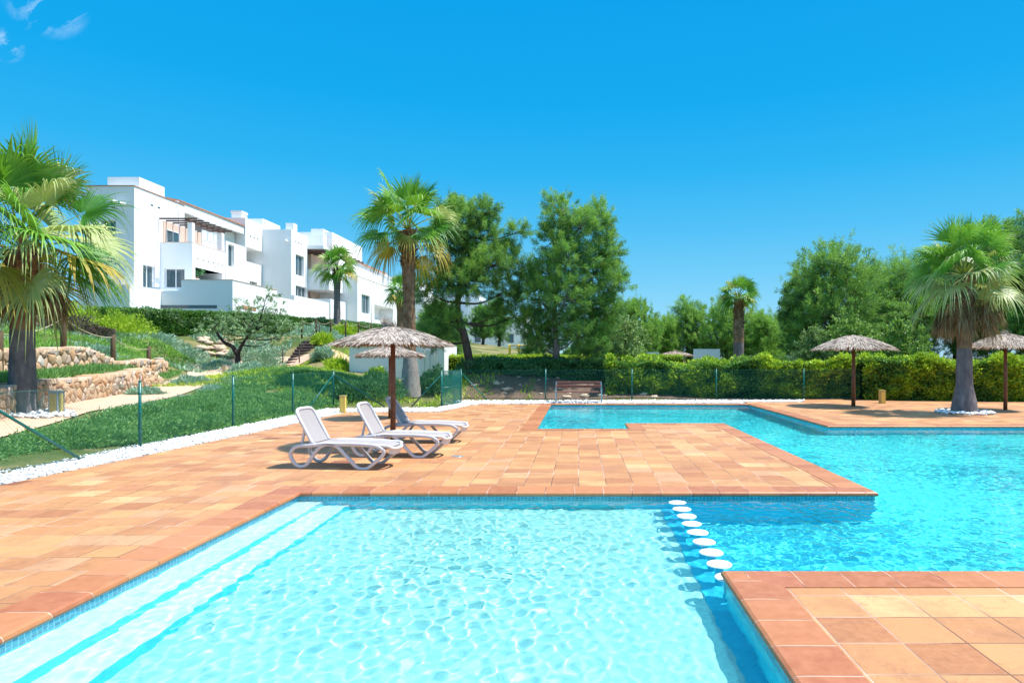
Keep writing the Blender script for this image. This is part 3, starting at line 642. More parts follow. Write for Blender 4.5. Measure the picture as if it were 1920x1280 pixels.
def build_building():
    z_=ZP
    rt=thing('apartment_building','long white stepped apartment building with balconies on the hill at the left','apartment building',(0,0,0))
    # --- block A: tall volume at the left
    XA=-35.7; YA=52; YA2=YX(XA,346); zA=z_(349,YA)
    def hR(X,p0,p1,q0,q1,*r):   # pixel rectangle on a face x=X
        y0,y1=YX(X,p0),YX(X,p1); ym=(y0+y1)/2
        return (y0,y1,z_(q1,ym),z_(q0,ym),*r)
    def hF(Y,p0,p1,q0,q1,*r): return (PX(p0,Y),PX(p1,Y),z_(q1,Y),z_(q0,Y),*r)
    block(rt,-39.6,XA,YA,YA2,3,zA,hr=[hR(XA,268,291,497,543)],hf=[hF(YA,190,217,413,436)])
    # small slots below the parapet
    [boxpart(rt,'wall_vent','glass',q) for q in [(XA-.02,XA+.01,y,y+.32,z_(388,54.5),z_(388,54.5)+.13) for y in (54.0,54.9)]]
    block(rt,-39.3,-36.65,54,57.3,zA-1,z_(332,54))
    boxpart(rt,'parapet_cap','roof_tile',(XA-.35,XA+.06,YA-.06,58.7,zA+.003,zA+.06),(-39.6,XA-.35,YA-.06,YA+.3,zA+.003,zA+.06))
    # recessed middle volume and its sloping roof edge
    XM=-37.2
    block(rt,-39.6,XM,YA2-1,70.0,3,16.0,hr=[])
    mb=MB(); mb.add([(-36.15,58.7,16.13),(-36.15,70.2,16.13),(-39.5,70.2,16.8),(-39.5,58.7,16.8),(-36.15,58.7,16.02),(-36.15,70.2,16.02),(-39.5,70.2,16.6),(-39.5,58.7,16.6)],[(0,1,2,3),(4,7,6,5),(0,4,5,1),(1,5,6,2),(2,6,7,3),(3,7,4,0)])
    link('roof',mb.me('roof','roof_tile'),rt)
    boxpart(rt,'fascia','plaster',(-36.6,-36.25,58.62,70.1,15.2,16.015))
    # lit wall with tall window right of the balcony (y 450..545)
    XL=-34.2
    block(rt,-37.1,XL,YX(XL,424),YX(XL,462),3,z_(452,63),hr=[hR(XL,428,439,459,500)])
    # --- balcony block A
    YB=55.3; XB=-33.0; YB2=YX(XB,422); ztop=z_(455,YB); zbot=z_(545,YB)
    zs=z_(500,YB)   # underside of the upper balcony
    block(rt,XA+.003,XB,YB,YB2,3,zs+.02,hf=[hF(YB,308,346,503,543)],hr=[hR(XB,366,417,493,527,2.4)])
    block(rt,XA+.003,XB+.02,YB-.02,YB2+.02,zs+.02,ztop-.9)
    # parapet ring of the upper balcony
    for nm,b in (('balcony_parapet',(XA+.01,XB+.02,YB-.02,YB+.18,ztop-.9,ztop)),('balcony_parapet',(XB-.18,XB+.02,YB+.18,YB2+.02,ztop-.9,ztop))): boxpart(rt,nm,'plaster',b)
    [boxpart(rt,'wall_vent','glass',q) for q in [(XB+.015,XB+.03,y,y+.16,ztop-1.35,ztop-1.2) for y in np.linspace(YB+.7,YB2-.5,6)]]
    # corner column, pergola, back wall of the terrace
    zp=z_(418,YB)
    boxpart(rt,'column','plaster',(XB-.42,XB-.02,YB+.0,YB+.4,ztop,zp+.05))
    boxpart(rt,'column','plaster',(XB-.42,XB-.02,YB2-.5,YB2-.1,ztop,zp+.05))
    mb=MB(); mb.box(XB-.3,XB-.15,YB-.5,YB2+.2,zp+.05,zp+.25)
    for y in np.linspace(YB-.3,YB2+.1,7): mb.box(XA+.05,XB+.55,y,y+.10,zp+.252,zp+.38)
    link('pergola',mb.me('pergola','dark_wood'),rt)
    boxpart(rt,'terrace_wall','beige_plaster',(XA-.25,XA+.06,YB+.3,YB2+1,ztop-.9,zp+.25))
    window(rt,'R',XA+.33,(YB+.6,YB+2.4,ztop-.9,zp-.4),.3)
    # glass screen at the far half of the terrace
    mb=MB(); ya,yb=YX(XB,381),YX(XB,408)
    for t in np.linspace(ya,yb,5): mb.box(XB-.14,XB-.08,t-.04,t+.04,ztop,zp-.35)
    mb.box(XB-.14,XB-.08,ya,yb,zp-.35,zp-.25); mb.box(XB-.14,XB-.08,ya,yb,ztop+.55,ztop+.62)
    s=link('glass_screen',mb.me('glass_screen','frame_white'),rt); boxpart(s,'pane','white_panel',(XB-.12,XB-.10,ya,yb,ztop+.02,zp-.35))
    # lower terraces
    YT=50.0; XT=-26.73; zt_=z_(525,YT)
    block(rt,-32.25,XT,YT,YT+.3,3,z_(545,YT),name='terrace_wall'); 
    boxpart(rt,'terrace_wall','plaster',(PX(340,YT),XT-.004,YT+.003,YT+.29,z_(545,YT)-.01,zt_))
    boxpart(rt,'terrace_wall','plaster',(-32.55,-32.25,46.5,YT+.299,3,z_(543,YT)))
    boxpart(rt,'terrace_wall','plaster',(-36,-32.55,46.5,46.8,3,z_(543,YT)))
    YT2=YX(XT,520); boxpart(rt,'terrace_wall','plaster',(XT-.3,XT-.004,YT+.305,YT2,3,zt_-.001))
    boxpart(rt,'wall_opening','glass',(PX(268,YT-.5),PX(400,YT-.5),YT-.02,YT-.005,z_(578,YT),z_(572,YT)))
    boxpart(rt,'wall_opening','roof_tile',(XT-.002,XT+.02,YX(XT,455),YX(XT,480),z_(582,53),z_(575,53)))
    boxpart(rt,'terrace_floor','plaster',(-37,XT-.3,YT+.3,62,3.2,zbot-.25))
    # awning + plant colour: green parasol on the terrace
    # --- block B
    XBb=-36.2; YB0=YX(XBb,460); YB1=YX(XBb,492)
    zB0,zB1=z_(466,YB0+1.5),z_(408,YB0)
    block(rt,-44,XBb,YB0,YB1+.0,zB0,zB1,name='wall')
    [boxpart(rt,'wall_vent','glass',q) for q in [(XBb-.02,XBb+.01,y,y+.24,z_(446,72),z_(446,72)+.15) for y in (71.3,72.1,72.9)]]
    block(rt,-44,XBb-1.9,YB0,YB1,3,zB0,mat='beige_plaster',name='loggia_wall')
    pz=z_(489,YB0); block(rt,-39.5,XBb,YB0-.2,YB1,z_(516,YB0),pz,name='balcony_parapet')
    block(rt,-39.5,XBb+.01,YB0-2.6,YB1-.01,3,z_(516,YB0)-.001,hr=[hR(XBb,468,482,528,545)])
    boxpart(rt,'chimney','plaster',(PX(434,71),PX(434,71)+1.1,71,72.2,zB1-.9,z_(399,71)),(PX(434,71)-.06,PX(434,71)+1.16,70.94,72.26,z_(399,71)+.003,z_(395,71)))
    block(rt,PX(455,78),PX(493,78),78,82.5,zB1-2,z_(410,78))
    # --- block C
    YC=YB1; XC=PX(546,YC); YC2=YX(XC,577); zC=z_(430,YC)
    block(rt,-44,XC,YC,YC2,3,zC,hr=[hR(XC,554.5,569.5,479,517),hR(XC,554.5,575,537,560)])
    [boxpart(rt,'wall_vent','glass',q) for q in [(XC-.02,XC+.01,y,y+.22,z_(456,76),z_(456,76)+.14) for y in (75.2,75.9,76.6)]]
    boxpart(rt,'chimney','plaster',(PX(538,75.5),PX(538,75.5)+.9,75.2,76.2,zC-.4,z_(419,75.5)))
    block(rt,PX(523,YC-6),PX(552,YC-6),YC-6,YC-5.7,3,z_(553,YC-6),name='terrace_wall'); xw=PX(552,YC-6); boxpart(rt,'terrace_wall','plaster',(xw-.3,xw-.002,YC-5.7,YC+3.5,3,z_(553,YC-6)-.003))
    # --- block D: recessed balconies
    YD=YC2; XD=PX(617,YD); YD2=YX(XD,643)
    zt1,zb1=z_(505,YD),z_(543,YD); zt2,zb2=z_(561,YD),z_(600,YD)
    block(rt,-44,XD,YD,YD2,zb1,zb1+.35,name='floor_slab'); boxpart(rt,'balcony_parapet','plaster',(XC,XD,YD,YD+.2,zb1+.35,zt1),(XD-.2,XD,YD+.2,YD2,zb1+.35,zt1))
    block(rt,-44,XD+.4,YD-.6,YD2,3,zb2+.2,name='terrace_wall'); boxpart(rt,'balcony_parapet','plaster',(XC-.3,XD+.4,YD-.6,YD-.4,zb2+.2,zt2),(XD+.2,XD+.4,YD-.4,YD2+1,zb2+.2,zt2))
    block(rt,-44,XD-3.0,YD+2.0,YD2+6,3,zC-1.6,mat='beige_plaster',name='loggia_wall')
    for (xa,za,zb) in ((XC+.4,zb1+.35,zb1+2.5),(XC+.2,zb2+.2,zb2+2.3)):
        window(rt,'F',YD+1.75,(XC+.3,XC+1.2,za,zb),.3)
    boxpart(rt,'roof_canopy','plaster',(-40,XD-.6,YD-.2,YD2+2,zC-1.5,zC-1.1)); boxpart(rt,'pergola','dark_wood',*[(XC-1,XD-.1,y,y+.15,zC-1.8,zC-1.55) for y in np.linspace(YD,YD2,6)])
    block(rt,PX(583,86),PX(606,86),86,91,zC-1.5,z_(429,86)); block(rt,PX(560,85),PX(620,85)-1,85,92,zC-2,z_(440,85))
    # --- block E
    YE=YD2; XE=PX(670,YE); YE2=YX(XE,747); zE=z_(517,YE)
    block(rt,-44,XE,YE,YE2,2.5,zE,hr=[hR(XE,678,693,553,588),hR(XE,702,737,575,602,2.0)])
    block(rt,-44,XE-3.2,YE+2,YE2+3,zE,zE+3.1,hr=[hR(XE-3.2,700,712,533,550),hR(XE-3.2,718,728,542,553)])
    boxpart(rt,'roof','roof_tile',(-44,XE-2.9,YE+1,YE2+4,zE+3.103,zE+3.22)); boxpart(rt,'pergola','dark_wood',*[(XE-3.5,XE-1.6,y,y+.15,zE+2.7,zE+2.85) for y in np.linspace(YE+1,YE+7,5)],(XE-1.75,XE-1.6,YE+.8,YE+7.3,zE+2.55,zE+2.702))
    block(rt,-44,XE-4.4,YE+3,YE2-4,zE+3.4,zE+6.2)
    # --- block F, seen through the trees
    YF=YE2; XF=-24.5
    block(rt,-40,XF,YF,YF+22,2.5,z_(545,YF),hr=[hR(XF,805,812,580,600),hR(XF,818,826,590,605)],hf=[hF(YF,760,775,560,585)])
    block(rt,-40,XF-3,YF+2,YF+20,z_(545,YF),z_(515,YF))
    # rainwater spouts, parapet caps, downpipes, terrace furniture
    for X_,Y_,z0_ in ((PX(235,52),52,z_(385,52)),(PX(222,52),52,z_(381,52)),(PX(539,YC),YC,z_(453,YC))): boxpart(rt,'spout','plaster',(X_-.09,X_+.09,Y_-.75,Y_-.002,z0_,z0_+.16))
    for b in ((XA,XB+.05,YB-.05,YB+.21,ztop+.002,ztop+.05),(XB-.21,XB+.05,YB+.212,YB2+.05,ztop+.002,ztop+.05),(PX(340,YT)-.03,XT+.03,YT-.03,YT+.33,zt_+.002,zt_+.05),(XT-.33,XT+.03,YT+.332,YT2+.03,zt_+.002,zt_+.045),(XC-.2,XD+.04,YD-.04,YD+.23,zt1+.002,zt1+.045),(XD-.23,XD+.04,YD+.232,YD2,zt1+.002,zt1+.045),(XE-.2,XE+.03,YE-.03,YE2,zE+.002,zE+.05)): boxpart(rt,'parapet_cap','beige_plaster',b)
    for X_,Y_,a_,b_ in ((XA+.05,57.8,8.5,15.2),(XC+.05,YC2-.6,7,15.5),(XE+.05,YE+5.5,4,zE)):
        mb=MB(); mb.tube([(X_,Y_,a_),(X_,Y_,b_)],.055,6); link('downpipe',mb.me('downpipe','frame_white'),rt)
    # green parasol / plant standing on the middle terrace is its own thing
    t=thing('potted_plant','bright green leafy plant standing in the open terrace of the white building','plant',(XB-.6,YX(XB,380),z_(527,57.5)))
    P=rand_dir(260)*np.array([.4,.5,.5])+np.array([0,0,.9]); V,Fc=diamonds(P,rand_dir(260)+np.array([0,0,.3]),.45,.12); link('foliage',np_mesh('foliage',V,[Fc],['shrub_shade']),t)
    mb=MB(); mb.tube([(0,0,0),(0,0,.35)],[.2,.26],10); link('pot',mb.me('pot','roof_tile'),t)
    # far neighbour behind the trees
    f=thing('apartment_building','far white apartment building glimpsed between the trees in the middle','apartment building',(0,0,0))
    for i,(x0,x1,y0,zt0) in enumerate(((-29,-20,130,14.5),(-19.9,-14.5,116,12),(-14.4,-9.8,120,9.5))):
        block(f,x0,x1,y0,y0+9,1,zt0,hf=[(x0+1.2,x0+2.4,4.5,6.3),(x0+1.2,x0+2.4,8,9.2)],hr=[(y0+2,y0+4,4.5,6.5)])
    # pool house below the palm
    h=thing('pool_house','low flat white pool house behind the thatched parasol','shed',(0,0,0)); Y=36.5; x0,x1=PX(655,Y),PX(796,Y)
    block(h,x0,x1,Y,Y+4.5,-.2,z_(648,Y),hf=[hF(Y,738,760,667,682)],hr=[]);
    block(h,x1-1.9,PX(833,Y-.5),Y-.5,Y+3.2,-.2,z_(650,Y)+.05,hf=[])
    boxpart(h,'roof','plaster',(x0-.15,x1+.1,Y-.15,Y+4.6,z_(648,Y)+.003,z_(648,Y)+.16))
    for p in (789,799,808): boxpart(h,'door','frame_white',(PX(p,Y-.5),PX(p+7,Y-.5),Y-.56,Y-.505,.1,z_(656,Y)))
# ---------------------------------------------------------------- stone walls
def stone_wall(name,W,y0,y1,zb_fn,ht_fn,label,seed,row=.26):
    """dry stone face along polyline W (facing +X), as separate tapered stones on a mortar core"""
    rs=np.random.default_rng(seed); ys=np.arange(y0,y1,.05); xs=poly_x(W,ys)
    s=np.concatenate([[0],np.cumsum(np.hypot(np.diff(xs),np.diff(ys)))]); L=s[-1]
    V=[];Fc=[]
    core=MB(); n=60
    us=np.linspace(0,L,n)
    def at(u): y=np.interp(u,s,ys); x=np.interp(u,s,xs); return float(x),float(y)
    base=[];top=[]
    for u in us:
        x,y=at(u); g=z1(x+.35,y)-.1; base.append(g); top.append(g+.1+float(ht_fn(y)))
    vs=[]
    for i,u in enumerate(us):
        x,y=at(u); vs+=[(x-.02,y,base[i]),(x-.04,y,top[i]-.04),(x-.5,y,top[i]-.04),(x-.5,y,base[i])]
    core.add(vs,[(4*i+k,4*i+4+k,4*i+4+(k+1)%4,4*i+(k+1)%4) for i in range(n-1) for k in range(4)]+[(0,1,2,3),tuple(4*(n-1)+k for k in(3,2,1,0))])
    t=thing(name,label,'stone wall',(0,0,0)); link('mortar',core.me('mortar','wall_mortar'),t)
    # stones: cells of an irregular tessellation of the wall face
    hmax=max(float(ht_fn(y)) for y in ys)+.1; pts_=[]
    nr_=int(hmax/row)+3
    for j in range(-1,nr_):
        u=rs.uniform(-.4,0)
        while u<L+.4:
            pts_.append((u+rs.uniform(-.1,.1),(j+.5)*row+rs.uniform(-.42,.42)*row)); u+=row*rs.uniform(.95,2.0)
    pts_=np.array(pts_)
    for (pu_,pz_) in pts_:
        if pu_<0 or pu_>L or pz_<-.1: continue
        poly=[(pu_-.8,pz_-.5),(pu_+.8,pz_-.5),(pu_+.8,pz_+.5),(pu_-.8,pz_+.5)]
        dist=np.hypot(pts_[:,0]-pu_,pts_[:,1]-pz_)
        for q in np.argsort(dist)[1:16]:
            mx,mz=(pts_[q,0]+pu_)/2,(pts_[q,1]+pz_)/2; dx,dz=pts_[q,0]-pu_,pts_[q,1]-pz_; dl=math.hypot(dx,dz); mx-=dx/dl*.013; mz-=dz/dl*.013
            out_=[]
            for i in range(len(poly)):
                A=poly[i];B=poly[(i+1)%len(poly)]; sa=(A[0]-mx)*dx+(A[1]-mz)*dz; sb=(B[0]-mx)*dx+(B[1]-mz)*dz
                if sa<=0: out_.append(A)
                if (sa<0<sb) or (sb<0<sa): t_=sa/(sa-sb); out_.append((A[0]+(B[0]-A[0])*t_,A[1]+(B[1]-A[1])*t_))
            poly=out_
            if len(poly)<3: break
        if len(poly)<3: continue
        x,y=at(pu_); x2,y2=at(min(L,pu_+.1)); x2b,y2b=at(max(0,min(L,pu_+.1)-.1)); g=z1(x+.35,y)-.02; h=float(ht_fn(y))
        if pz_>h+.02: continue
        d=Vector((x2-x2b,y2-y2b)).normalized(); nrm=Vector((d.y,-d.x))
        # round the corners: insert points near each vertex
        rp_=[]; k0=len(poly)
        for i in range(k0):
            P0=Vector(poly[i-1]);P1=Vector(poly[i]);P2=Vector(poly[(i+1)%k0]); e_=.13
            rp_+= [P1.lerp(P0,e_),P1*.78+(P1.lerp(P0,e_)+P1.lerp(P2,e_))*.11,P1.lerp(P2,e_)]
        k=len(rp_); b=len(V); out=rs.uniform(.01,.05); til=rs.uniform(-.12,.12,2)
        for (sc_,dd) in ((1.0,-.06),(.985,out*.4),(.86,out)):
            for P_ in rp_:
                du=(P_.x-pu_)*sc_; dz_=(P_.y-pz_)*sc_; o_=dd+(til[0]*du+til[1]*dz_ if dd>0 else 0)+rs.uniform(-.006,.006); p=nrm*o_
                V.append((x+d.x*du+p.x,y+d.y*du+p.y,g+min(pz_+dz_,h+.05)))
        V.append((x+nrm.x*(out+.006),y+nrm.y*(out+.006),g+min(pz_,h+.03)))
        for q in range(2):
            for i in range(k): Fc.append((b+q*k+i,b+q*k+(i+1)%k,b+(q+1)*k+(i+1)%k)); Fc.append((b+q*k+i,b+(q+1)*k+(i+1)%k,b+(q+1)*k+i))
        for i in range(k): Fc.append((b+2*k+i,b+2*k+(i+1)%k,b+3*k))
    # cap stones
    u=0
    while u<L:
        w=rs.uniform(.18,.5); x,y=at(u+w/2); x2,y2=at(min(L,u+w/2+.1)); d=Vector((x2-x,y2-y)); u+=w
        if d.length<1e-4: break
        d.normalize(); nr=Vector((d.y,-d.x)); zz=z1(x+.35,y)-.02+float(ht_fn(y)); hh=rs.uniform(.02,.09); b=len(V); off=rs.uniform(-.05,.03)
        for (e,k2) in((1,-.06),(1,hh*.6),(.8,hh)):
            for (a,c) in((-.5,.02+off),(.5,.04+off*.5),(.45,-.5),(-.45,-.48)):
                V.append((x+d.x*a*w*e*.96+nr.x*c*e,y+d.y*a*w*e*.96+nr.y*c*e,zz+k2+rs.uniform(-.015,.015)))
        for q in range(2):
            for i in range(4): Fc.append((b+q*4+i,b+q*4+(i+1)%4,b+(q+1)*4+(i+1)%4)); Fc.append((b+q*4+i,b+(q+1)*4+(i+1)%4,b+(q+1)*4+i))
        Fc.append((b+8,b+9,b+10)); Fc.append((b+8,b+10,b+11))
    link('stonework',np_mesh('stonework',np.array(V),[np.array(Fc)],['stone']),t)
def build_walls():
    stone_wall('retaining_wall',W1,11,27.4,None,lambda y:step_h(y,.72,25,28.5),'lower ochre stone retaining wall beside the sandy footpath',3,.235)
    stone_wall('retaining_wall',W2,12,35.1,None,lambda y:.42+step_h(y,.40,30,36),'upper ochre stone retaining wall with wooden posts along its top',4,.30)
    # rock outcrops: every rock a part
    def rocks(label,n,fx,fr):
        t=thing('rock_garden',label,'rocks',(0,0,0))
        for _ in range(n):
            x,Y=fx(); r=random.uniform(*fr); v,f=ellipsoid((x,Y,z1(x,Y)+.02),(r*1.4,r,r*.6),9,6,.35,random.random()*99)
            link('rock',np_mesh('rock',v,[f],['stone']),t)
    def f1():
        Y=random.uniform(40.2,44.5); return PX(random.uniform(375,470),Y),Y
    rocks('terraced patch of ochre rocks behind the olive tree',90,f1,(.10,.34))
    rocks('loose rocks on the dark mulch bank under the pine trees',48,lambda:(random.uniform(-4.8,3.5),random.uniform(28.5,31)),(.05,.17))
# ---------------------------------------------------------------- fences
def chainlink(a,b,h,pitch=.07,r=.0016):
    a=Vector((a[0],a[1],0)); b=Vector((b[0],b[1],0)); L=(b-a).length; d=(b-a)/L; nrm=Vector((-d.y,d.x,0))
    segs=[]
    n=int((L+h)/pitch)
    for s_ in (1,-1):
        for i in range(n):
            u=i*pitch-(h if s_==1 else 0)
            if s_==1: u0,z0,u1,z1_=u,0,u+h,h
            else: u0,z0,u1,z1_=u+0,h,u+h,0; u0-=0
            # clip to 0..L
            if u0<0: t=-u0/h; u0=0; z0=z0+(z1_-z0)*t
            if u1>L:
                t=(L-(u0))/(u1-u0) if u1>u0 else 1; z1_=z0+(z1_-z0)*t; u1=L
            if u1-u0<.02: continue
            segs.append((a+d*u0+Vector((0,0,z0+.04)),a+d*u1+Vector((0,0,z1_+.04))))
    if 1:
        for i in range(int(h/pitch)): # fill for descending set from the left edge
            z0=(i+1)*pitch
            if z0<h: segs.append((a+Vector((0,0,z0+.04)),a+d*min(L,z0)+Vector((0,0,.04+max(0,z0-min(L,z0))))))
    V=[];Fc=[]
    for p,q in segs:
        dd=(q-p).normalized(); s1=dd.cross(nrm).normalized()*r; s2=nrm*r; b0=len(V)
        for e in(p,q):
            for k in range(3):
                th=2*math.pi*k/3; V.append(tuple(e+s1*math.cos(th)+s2*math.sin(th)))
        Fc+=[(b0+k,b0+(k+1)%3,b0+3+(k+1)%3,b0+3+k) for k in range(3)]
    return V,Fc
def fence(label,path,h,posts,braces=(),loc=(0,0,0),pitch=.07,r=.0016):
    t=thing('chain_link_fence',label,'fence',loc)
    for a,b in zip(path,path[1:]):
        V,Fc=chainlink(a,b,h-.05,pitch,r); m=MB(); m.add(V,Fc)
        for z in (.06,h-.03): m.tube([(a[0],a[1],z),(b[0],b[1],z)],.003,4)
        link('wire_mesh',m.me('wire_mesh','fence_green'),t)
    for p in posts:
        mb=MB(); mb.tube([(p[0],p[1],-.1),(p[0],p[1],h+.02)],.030,10); mb.tube([(p[0],p[1],h+.018),(p[0],p[1],h+.05)],[.034,.02],10)
        for z in(.3,.7,1.1): mb.tube([(p[0],p[1],z),(p[0],p[1],z+.025)],.036,8)
        link('post',mb.me('post','fence_green'),t)
    for a,b in braces:
        mb=MB(); mb.tube([(a[0],a[1],h-.12),(b[0],b[1],.0)],.024,8); link('brace',mb.me('brace','fence_green'),t)
    return t
def build_fences():
    hf=1.33; X=-9.12
    P=[(-9.0,9.7),(-9.08,13.4),(-9.18,17.2),(-9.18,20.8),(-9.2,24.3)]
    fence('green chain-link fence along the grass bank at the left of the terrace',P,hf,P,[((-9.0,9.75),(-9.02,11.75)),((-9.2,24.3),(-9.4,22.3))])
    G=(-5.17,24.4)
    fence('short green chain-link fence behind the loungers ending at the gate',[P[-1],G],hf,[G],[(P[-1],(-7.3,24.35)),(G,(-6.3,24.4))])
    x0=PX(864,27.8); xs=[(x0,27.8)]+[(PX(p,Y),Y) for p,Y in((1023,27.9),(1185,28.15),(1343,28.3),(1507,28.5))]+[(13.0,28.8),(16.7,28.9),(20.4,28.9)]
    fence('long green chain-link fence in front of the hedge behind the pool',xs,hf,xs,[((x0,27.8),(PX(915,27.8),27.75))],pitch=.075,r=.0016)
    # gate, two leaves
    t=thing('gate','green wire gate standing half open behind the loungers','gate',(G[0],G[1]+.1,0)); 
    mb=MB(); L=1.5; ex=Vector((math.cos(R(72)),math.sin(R(72)),0))
    for z in(.08,.7,hf): mb.tube([(0,0,z),tuple(ex*L+Vector((0,0,z)))],.02,6)
    for u in(0,L): mb.tube([tuple(ex*u+Vector((0,0,.08))),tuple(ex*u+Vector((0,0,hf)))],.022,6)
    link('gate_frame',mb.me('gate_frame','fence_green'),t)
    V,Fc=chainlink((0,0),(ex.x*L,ex.y*L),hf-.05,.03,.003); m=MB(); m.add(V,Fc); link('wire_mesh',m.me('wire_mesh','fence_green'),t)
    mb=MB(); yy=x0
    for k in range(7):
        y=1.75+k*.24; mb.tube([(.08,y,.05),(.08,y,hf-.02)],.012,6)
    for z in(.06,hf-.03): mb.tube([(.08,1.7,z),(.08,3.3,z)],.018,6)
    link('gate_bars',mb.me('gate_bars','fence_green'),t)
# ---------------------------------------------------------------- wooden posts with rope, stairs, lamps
def rope_fence(label,pts,h,sag=.18,w=.11):
    t=thing('rope_fence',label,'fence',(0,0,0)); tops=[]
    for (x,y) in pts:
        z=z1(x,y); mb=MB(); mb.tube([(x,y,z-.3),(x,y,z+h-.02),(x,y,z+h)],[w/2*1.05,w/2,w/2*.8],9); link('post',mb.me('post','post_wood'),t); tops.append(Vector((x,y,z+h-.12)))
    for a,b in zip(tops,tops[1:]):
        m=[a.lerp(b,k/10)-Vector((0,0,sag*4*(k/10)*(1-k/10))) for k in range(11)]; mb=MB(); mb.tube(m,.018,5); link('rope',mb.me('rope','rope'),t)
def bollard(label,x,y,h=.5,w=.17,col_='bollard_box',lens=True):
    z=z1(x,y) if x<-9.2 or y>28 else 0
    t=thing('bollard_light',label,'light',(x,y,z),0,'bollard lights')
    mb=MB(); mb.box(-w/2,w/2,-w/2,w/2,0,h); link('body',mb.me('body','bollard_grey' if lens else col_),t)
    mb=MB(); mb.box(-w*.36,w*.36,-w/2-.006,-w/2+.01,.08*h,h*.93) ; mb.box(w/2-.01,w/2+.006,-w*.3,w*.3,.08*h,h*.93); link('lens',mb.me('lens','bollard_lens' if not lens else 'bollard_box'),t)
    mb=MB(); mb.box(-w/2-.012,w/2+.012,-w/2-.012,w/2+.012,h+.001,h+.03); link('cap',mb.me('cap','bollard_grey' if lens else col_),t)
def build_small():
    rope_fence('wooden posts with sagging rope on top of the upper stone wall',[(-17.0,19.0),(PX(119,23.6),23.6),(PX(212,27.6),27.6),(PX(279,30.9),30.9)],1.4,.2,.19)
    Yr=46.5
    rope_fence('dark wooden posts and rope along the hedge above the stairs',[(PX(p,Y),Y) for p,Y in((566,45.3),(593,46),(620,47),(648,47.8),(672,48.6),(696,49.5))],1.35,.22,.12)
    # stairs
    t=thing('garden_stairs','narrow wooden garden stairs climbing the planted bank','stairs',(0,0,0)); x0,x1=PX(535,41.5),PX(567,41.5); zb=1.2; n=9
    for k in range(n):
        mb=MB(); mb.cur=0; mb.box(x0,x1,41.2+.32*k,41.2+.32*(k+1)+.06,zb+.2*k+.15,zb+.2*(k+1)); mb.cur=1; mb.box(x0+.01,x1-.01,41.24+.32*k,41.2+.32*(k+1)-.001,zb+.2*k-.1,zb+.2*k+.149); link('step',mb.me('step',['stair_wood','stair_dark']),t)
    mb=MB(); mb.tube([(x1+.02,41.0,zb),(x1+.02,41.0,zb+1.1)],.035,6); mb.tube([(x1+.02,44.2,zb+1.6),(x1+.02,44.2,zb+2.9)],.035,6); mb.tube([(x1+.02,41.0,zb+1.08),(x1+.02,44.2,zb+2.88)],.025,6)
    mb.tube([(x0+.25,40.6,zb-.4),(x0+.25,40.6,zb+1.2)],.035,6)
    link('handrail',mb.me('handrail','stair_dark'),t)
    bollard('square bollard light on the footpath edge beside the left palm',*(ray(106,772,15.6)[:2]),.55,.22)
    bollard('ochre bollard light at the gravel edge behind the loungers',PX(643,21.7),21.7,.55,.17,'bollard_box',False)
    bollard('ochre bollard light in front of the hedge between right parasol and palm',PX(1654,26.2),26.2,.50,.20,'bollard_box',False)
    bollard('small bollard light where the footpath curves below the olive tree',PX(421,33.5),33.5,.5,.16)
    # bench
    Y=26.55; b=thing('bench','brown slatted park bench with grey steel legs at the far end of the pool','bench',(PX(1085,Y),Y,0)); w=.95
    for z,nm in((.80,'back_slat'),(.66,'back_slat')):
        mb=MB(); mb.obox((0,.26+(z-.66)*.25,z),(w,0,0),(0,.02,.004),(0,-.012,.055)); link(nm,mb.me(nm,'bench_wood'),b)
    for y in(-.17,-.02,.13): mb=MB(); mb.box(-w,w,y-.065,y+.065,.425,.46); link('seat_slat',mb.me('seat_slat','bench_wood'),b)
    for x in(-w+.02,w-.02):
        mb=MB(); mb.beam((x,-.24,0),(x,-.24,.66),.05,.07,(0,1,0)); mb.beam((x,-.275,.64),(x,.27,.64),.05,.05); mb.beam((x,.24,0),(x,.30,.86),.05,.06,(0,1,0)); mb.beam((x,-.2,.40),(x,.24,.40),.05,.045); link('leg',mb.me('leg','steel'),b)
    # yellow climbing frame far behind
    Y=56; f=thing('climbing_frame','yellow playground climbing frame far behind between the pine trunks','play equipment',(PX(974,Y),Y,z1(PX(974,Y),Y)))
    mb=MB(); 
    for x in(-.9,-.1,.75): 
        for y in(0,1): mb.tube([(x,y,0),(x,y,1.7)],.06,6)
    for y in(0,1): mb.tube([(-.9,y,1.6),(.75,y,1.6)],.05,6); mb.tube([(-.1,y,.9),(.75,y,.9)],.05,6)
    link('frame',mb.me('frame','yellow_paint'),f); mb=MB(); mb.box(-.1,.75,0,1,1.1,1.2); link('platform',mb.me('platform','yellow_paint'),f)
    # pale screens glimpsed over the hedge
    for lab,p0,p1,q0,q1,Y in(('pale white panel glimpsed above the hedge left of the slender palm',1301,1350,654,668,47),('pale blue panel glimpsed above the hedge left of the low thatched parasol',1212,1236,660,676,44),('low white wall glimpsed above the hedge right of the slender palm',1413,1452,665,676,52),('low white wall glimpsed above the hedge near the tall pines',1466,1502,666,677,53)):
        t=thing('garden_screen',lab,'screen',(PX((p0+p1)/2,Y),Y,0)); w=(p1-p0)/F*Y/2; mb=MB(); mb.box(-w,w,0,.25,.6,ZP(q0,Y)); link('panel',mb.me('panel','white_panel'),t)
        mb=MB(); 
        for x in(-w+.1,0,w-.1): mb.box(x-.05,x+.05,.06,.18,-.2,.6)
        link('leg',mb.me('leg','steel'),t)
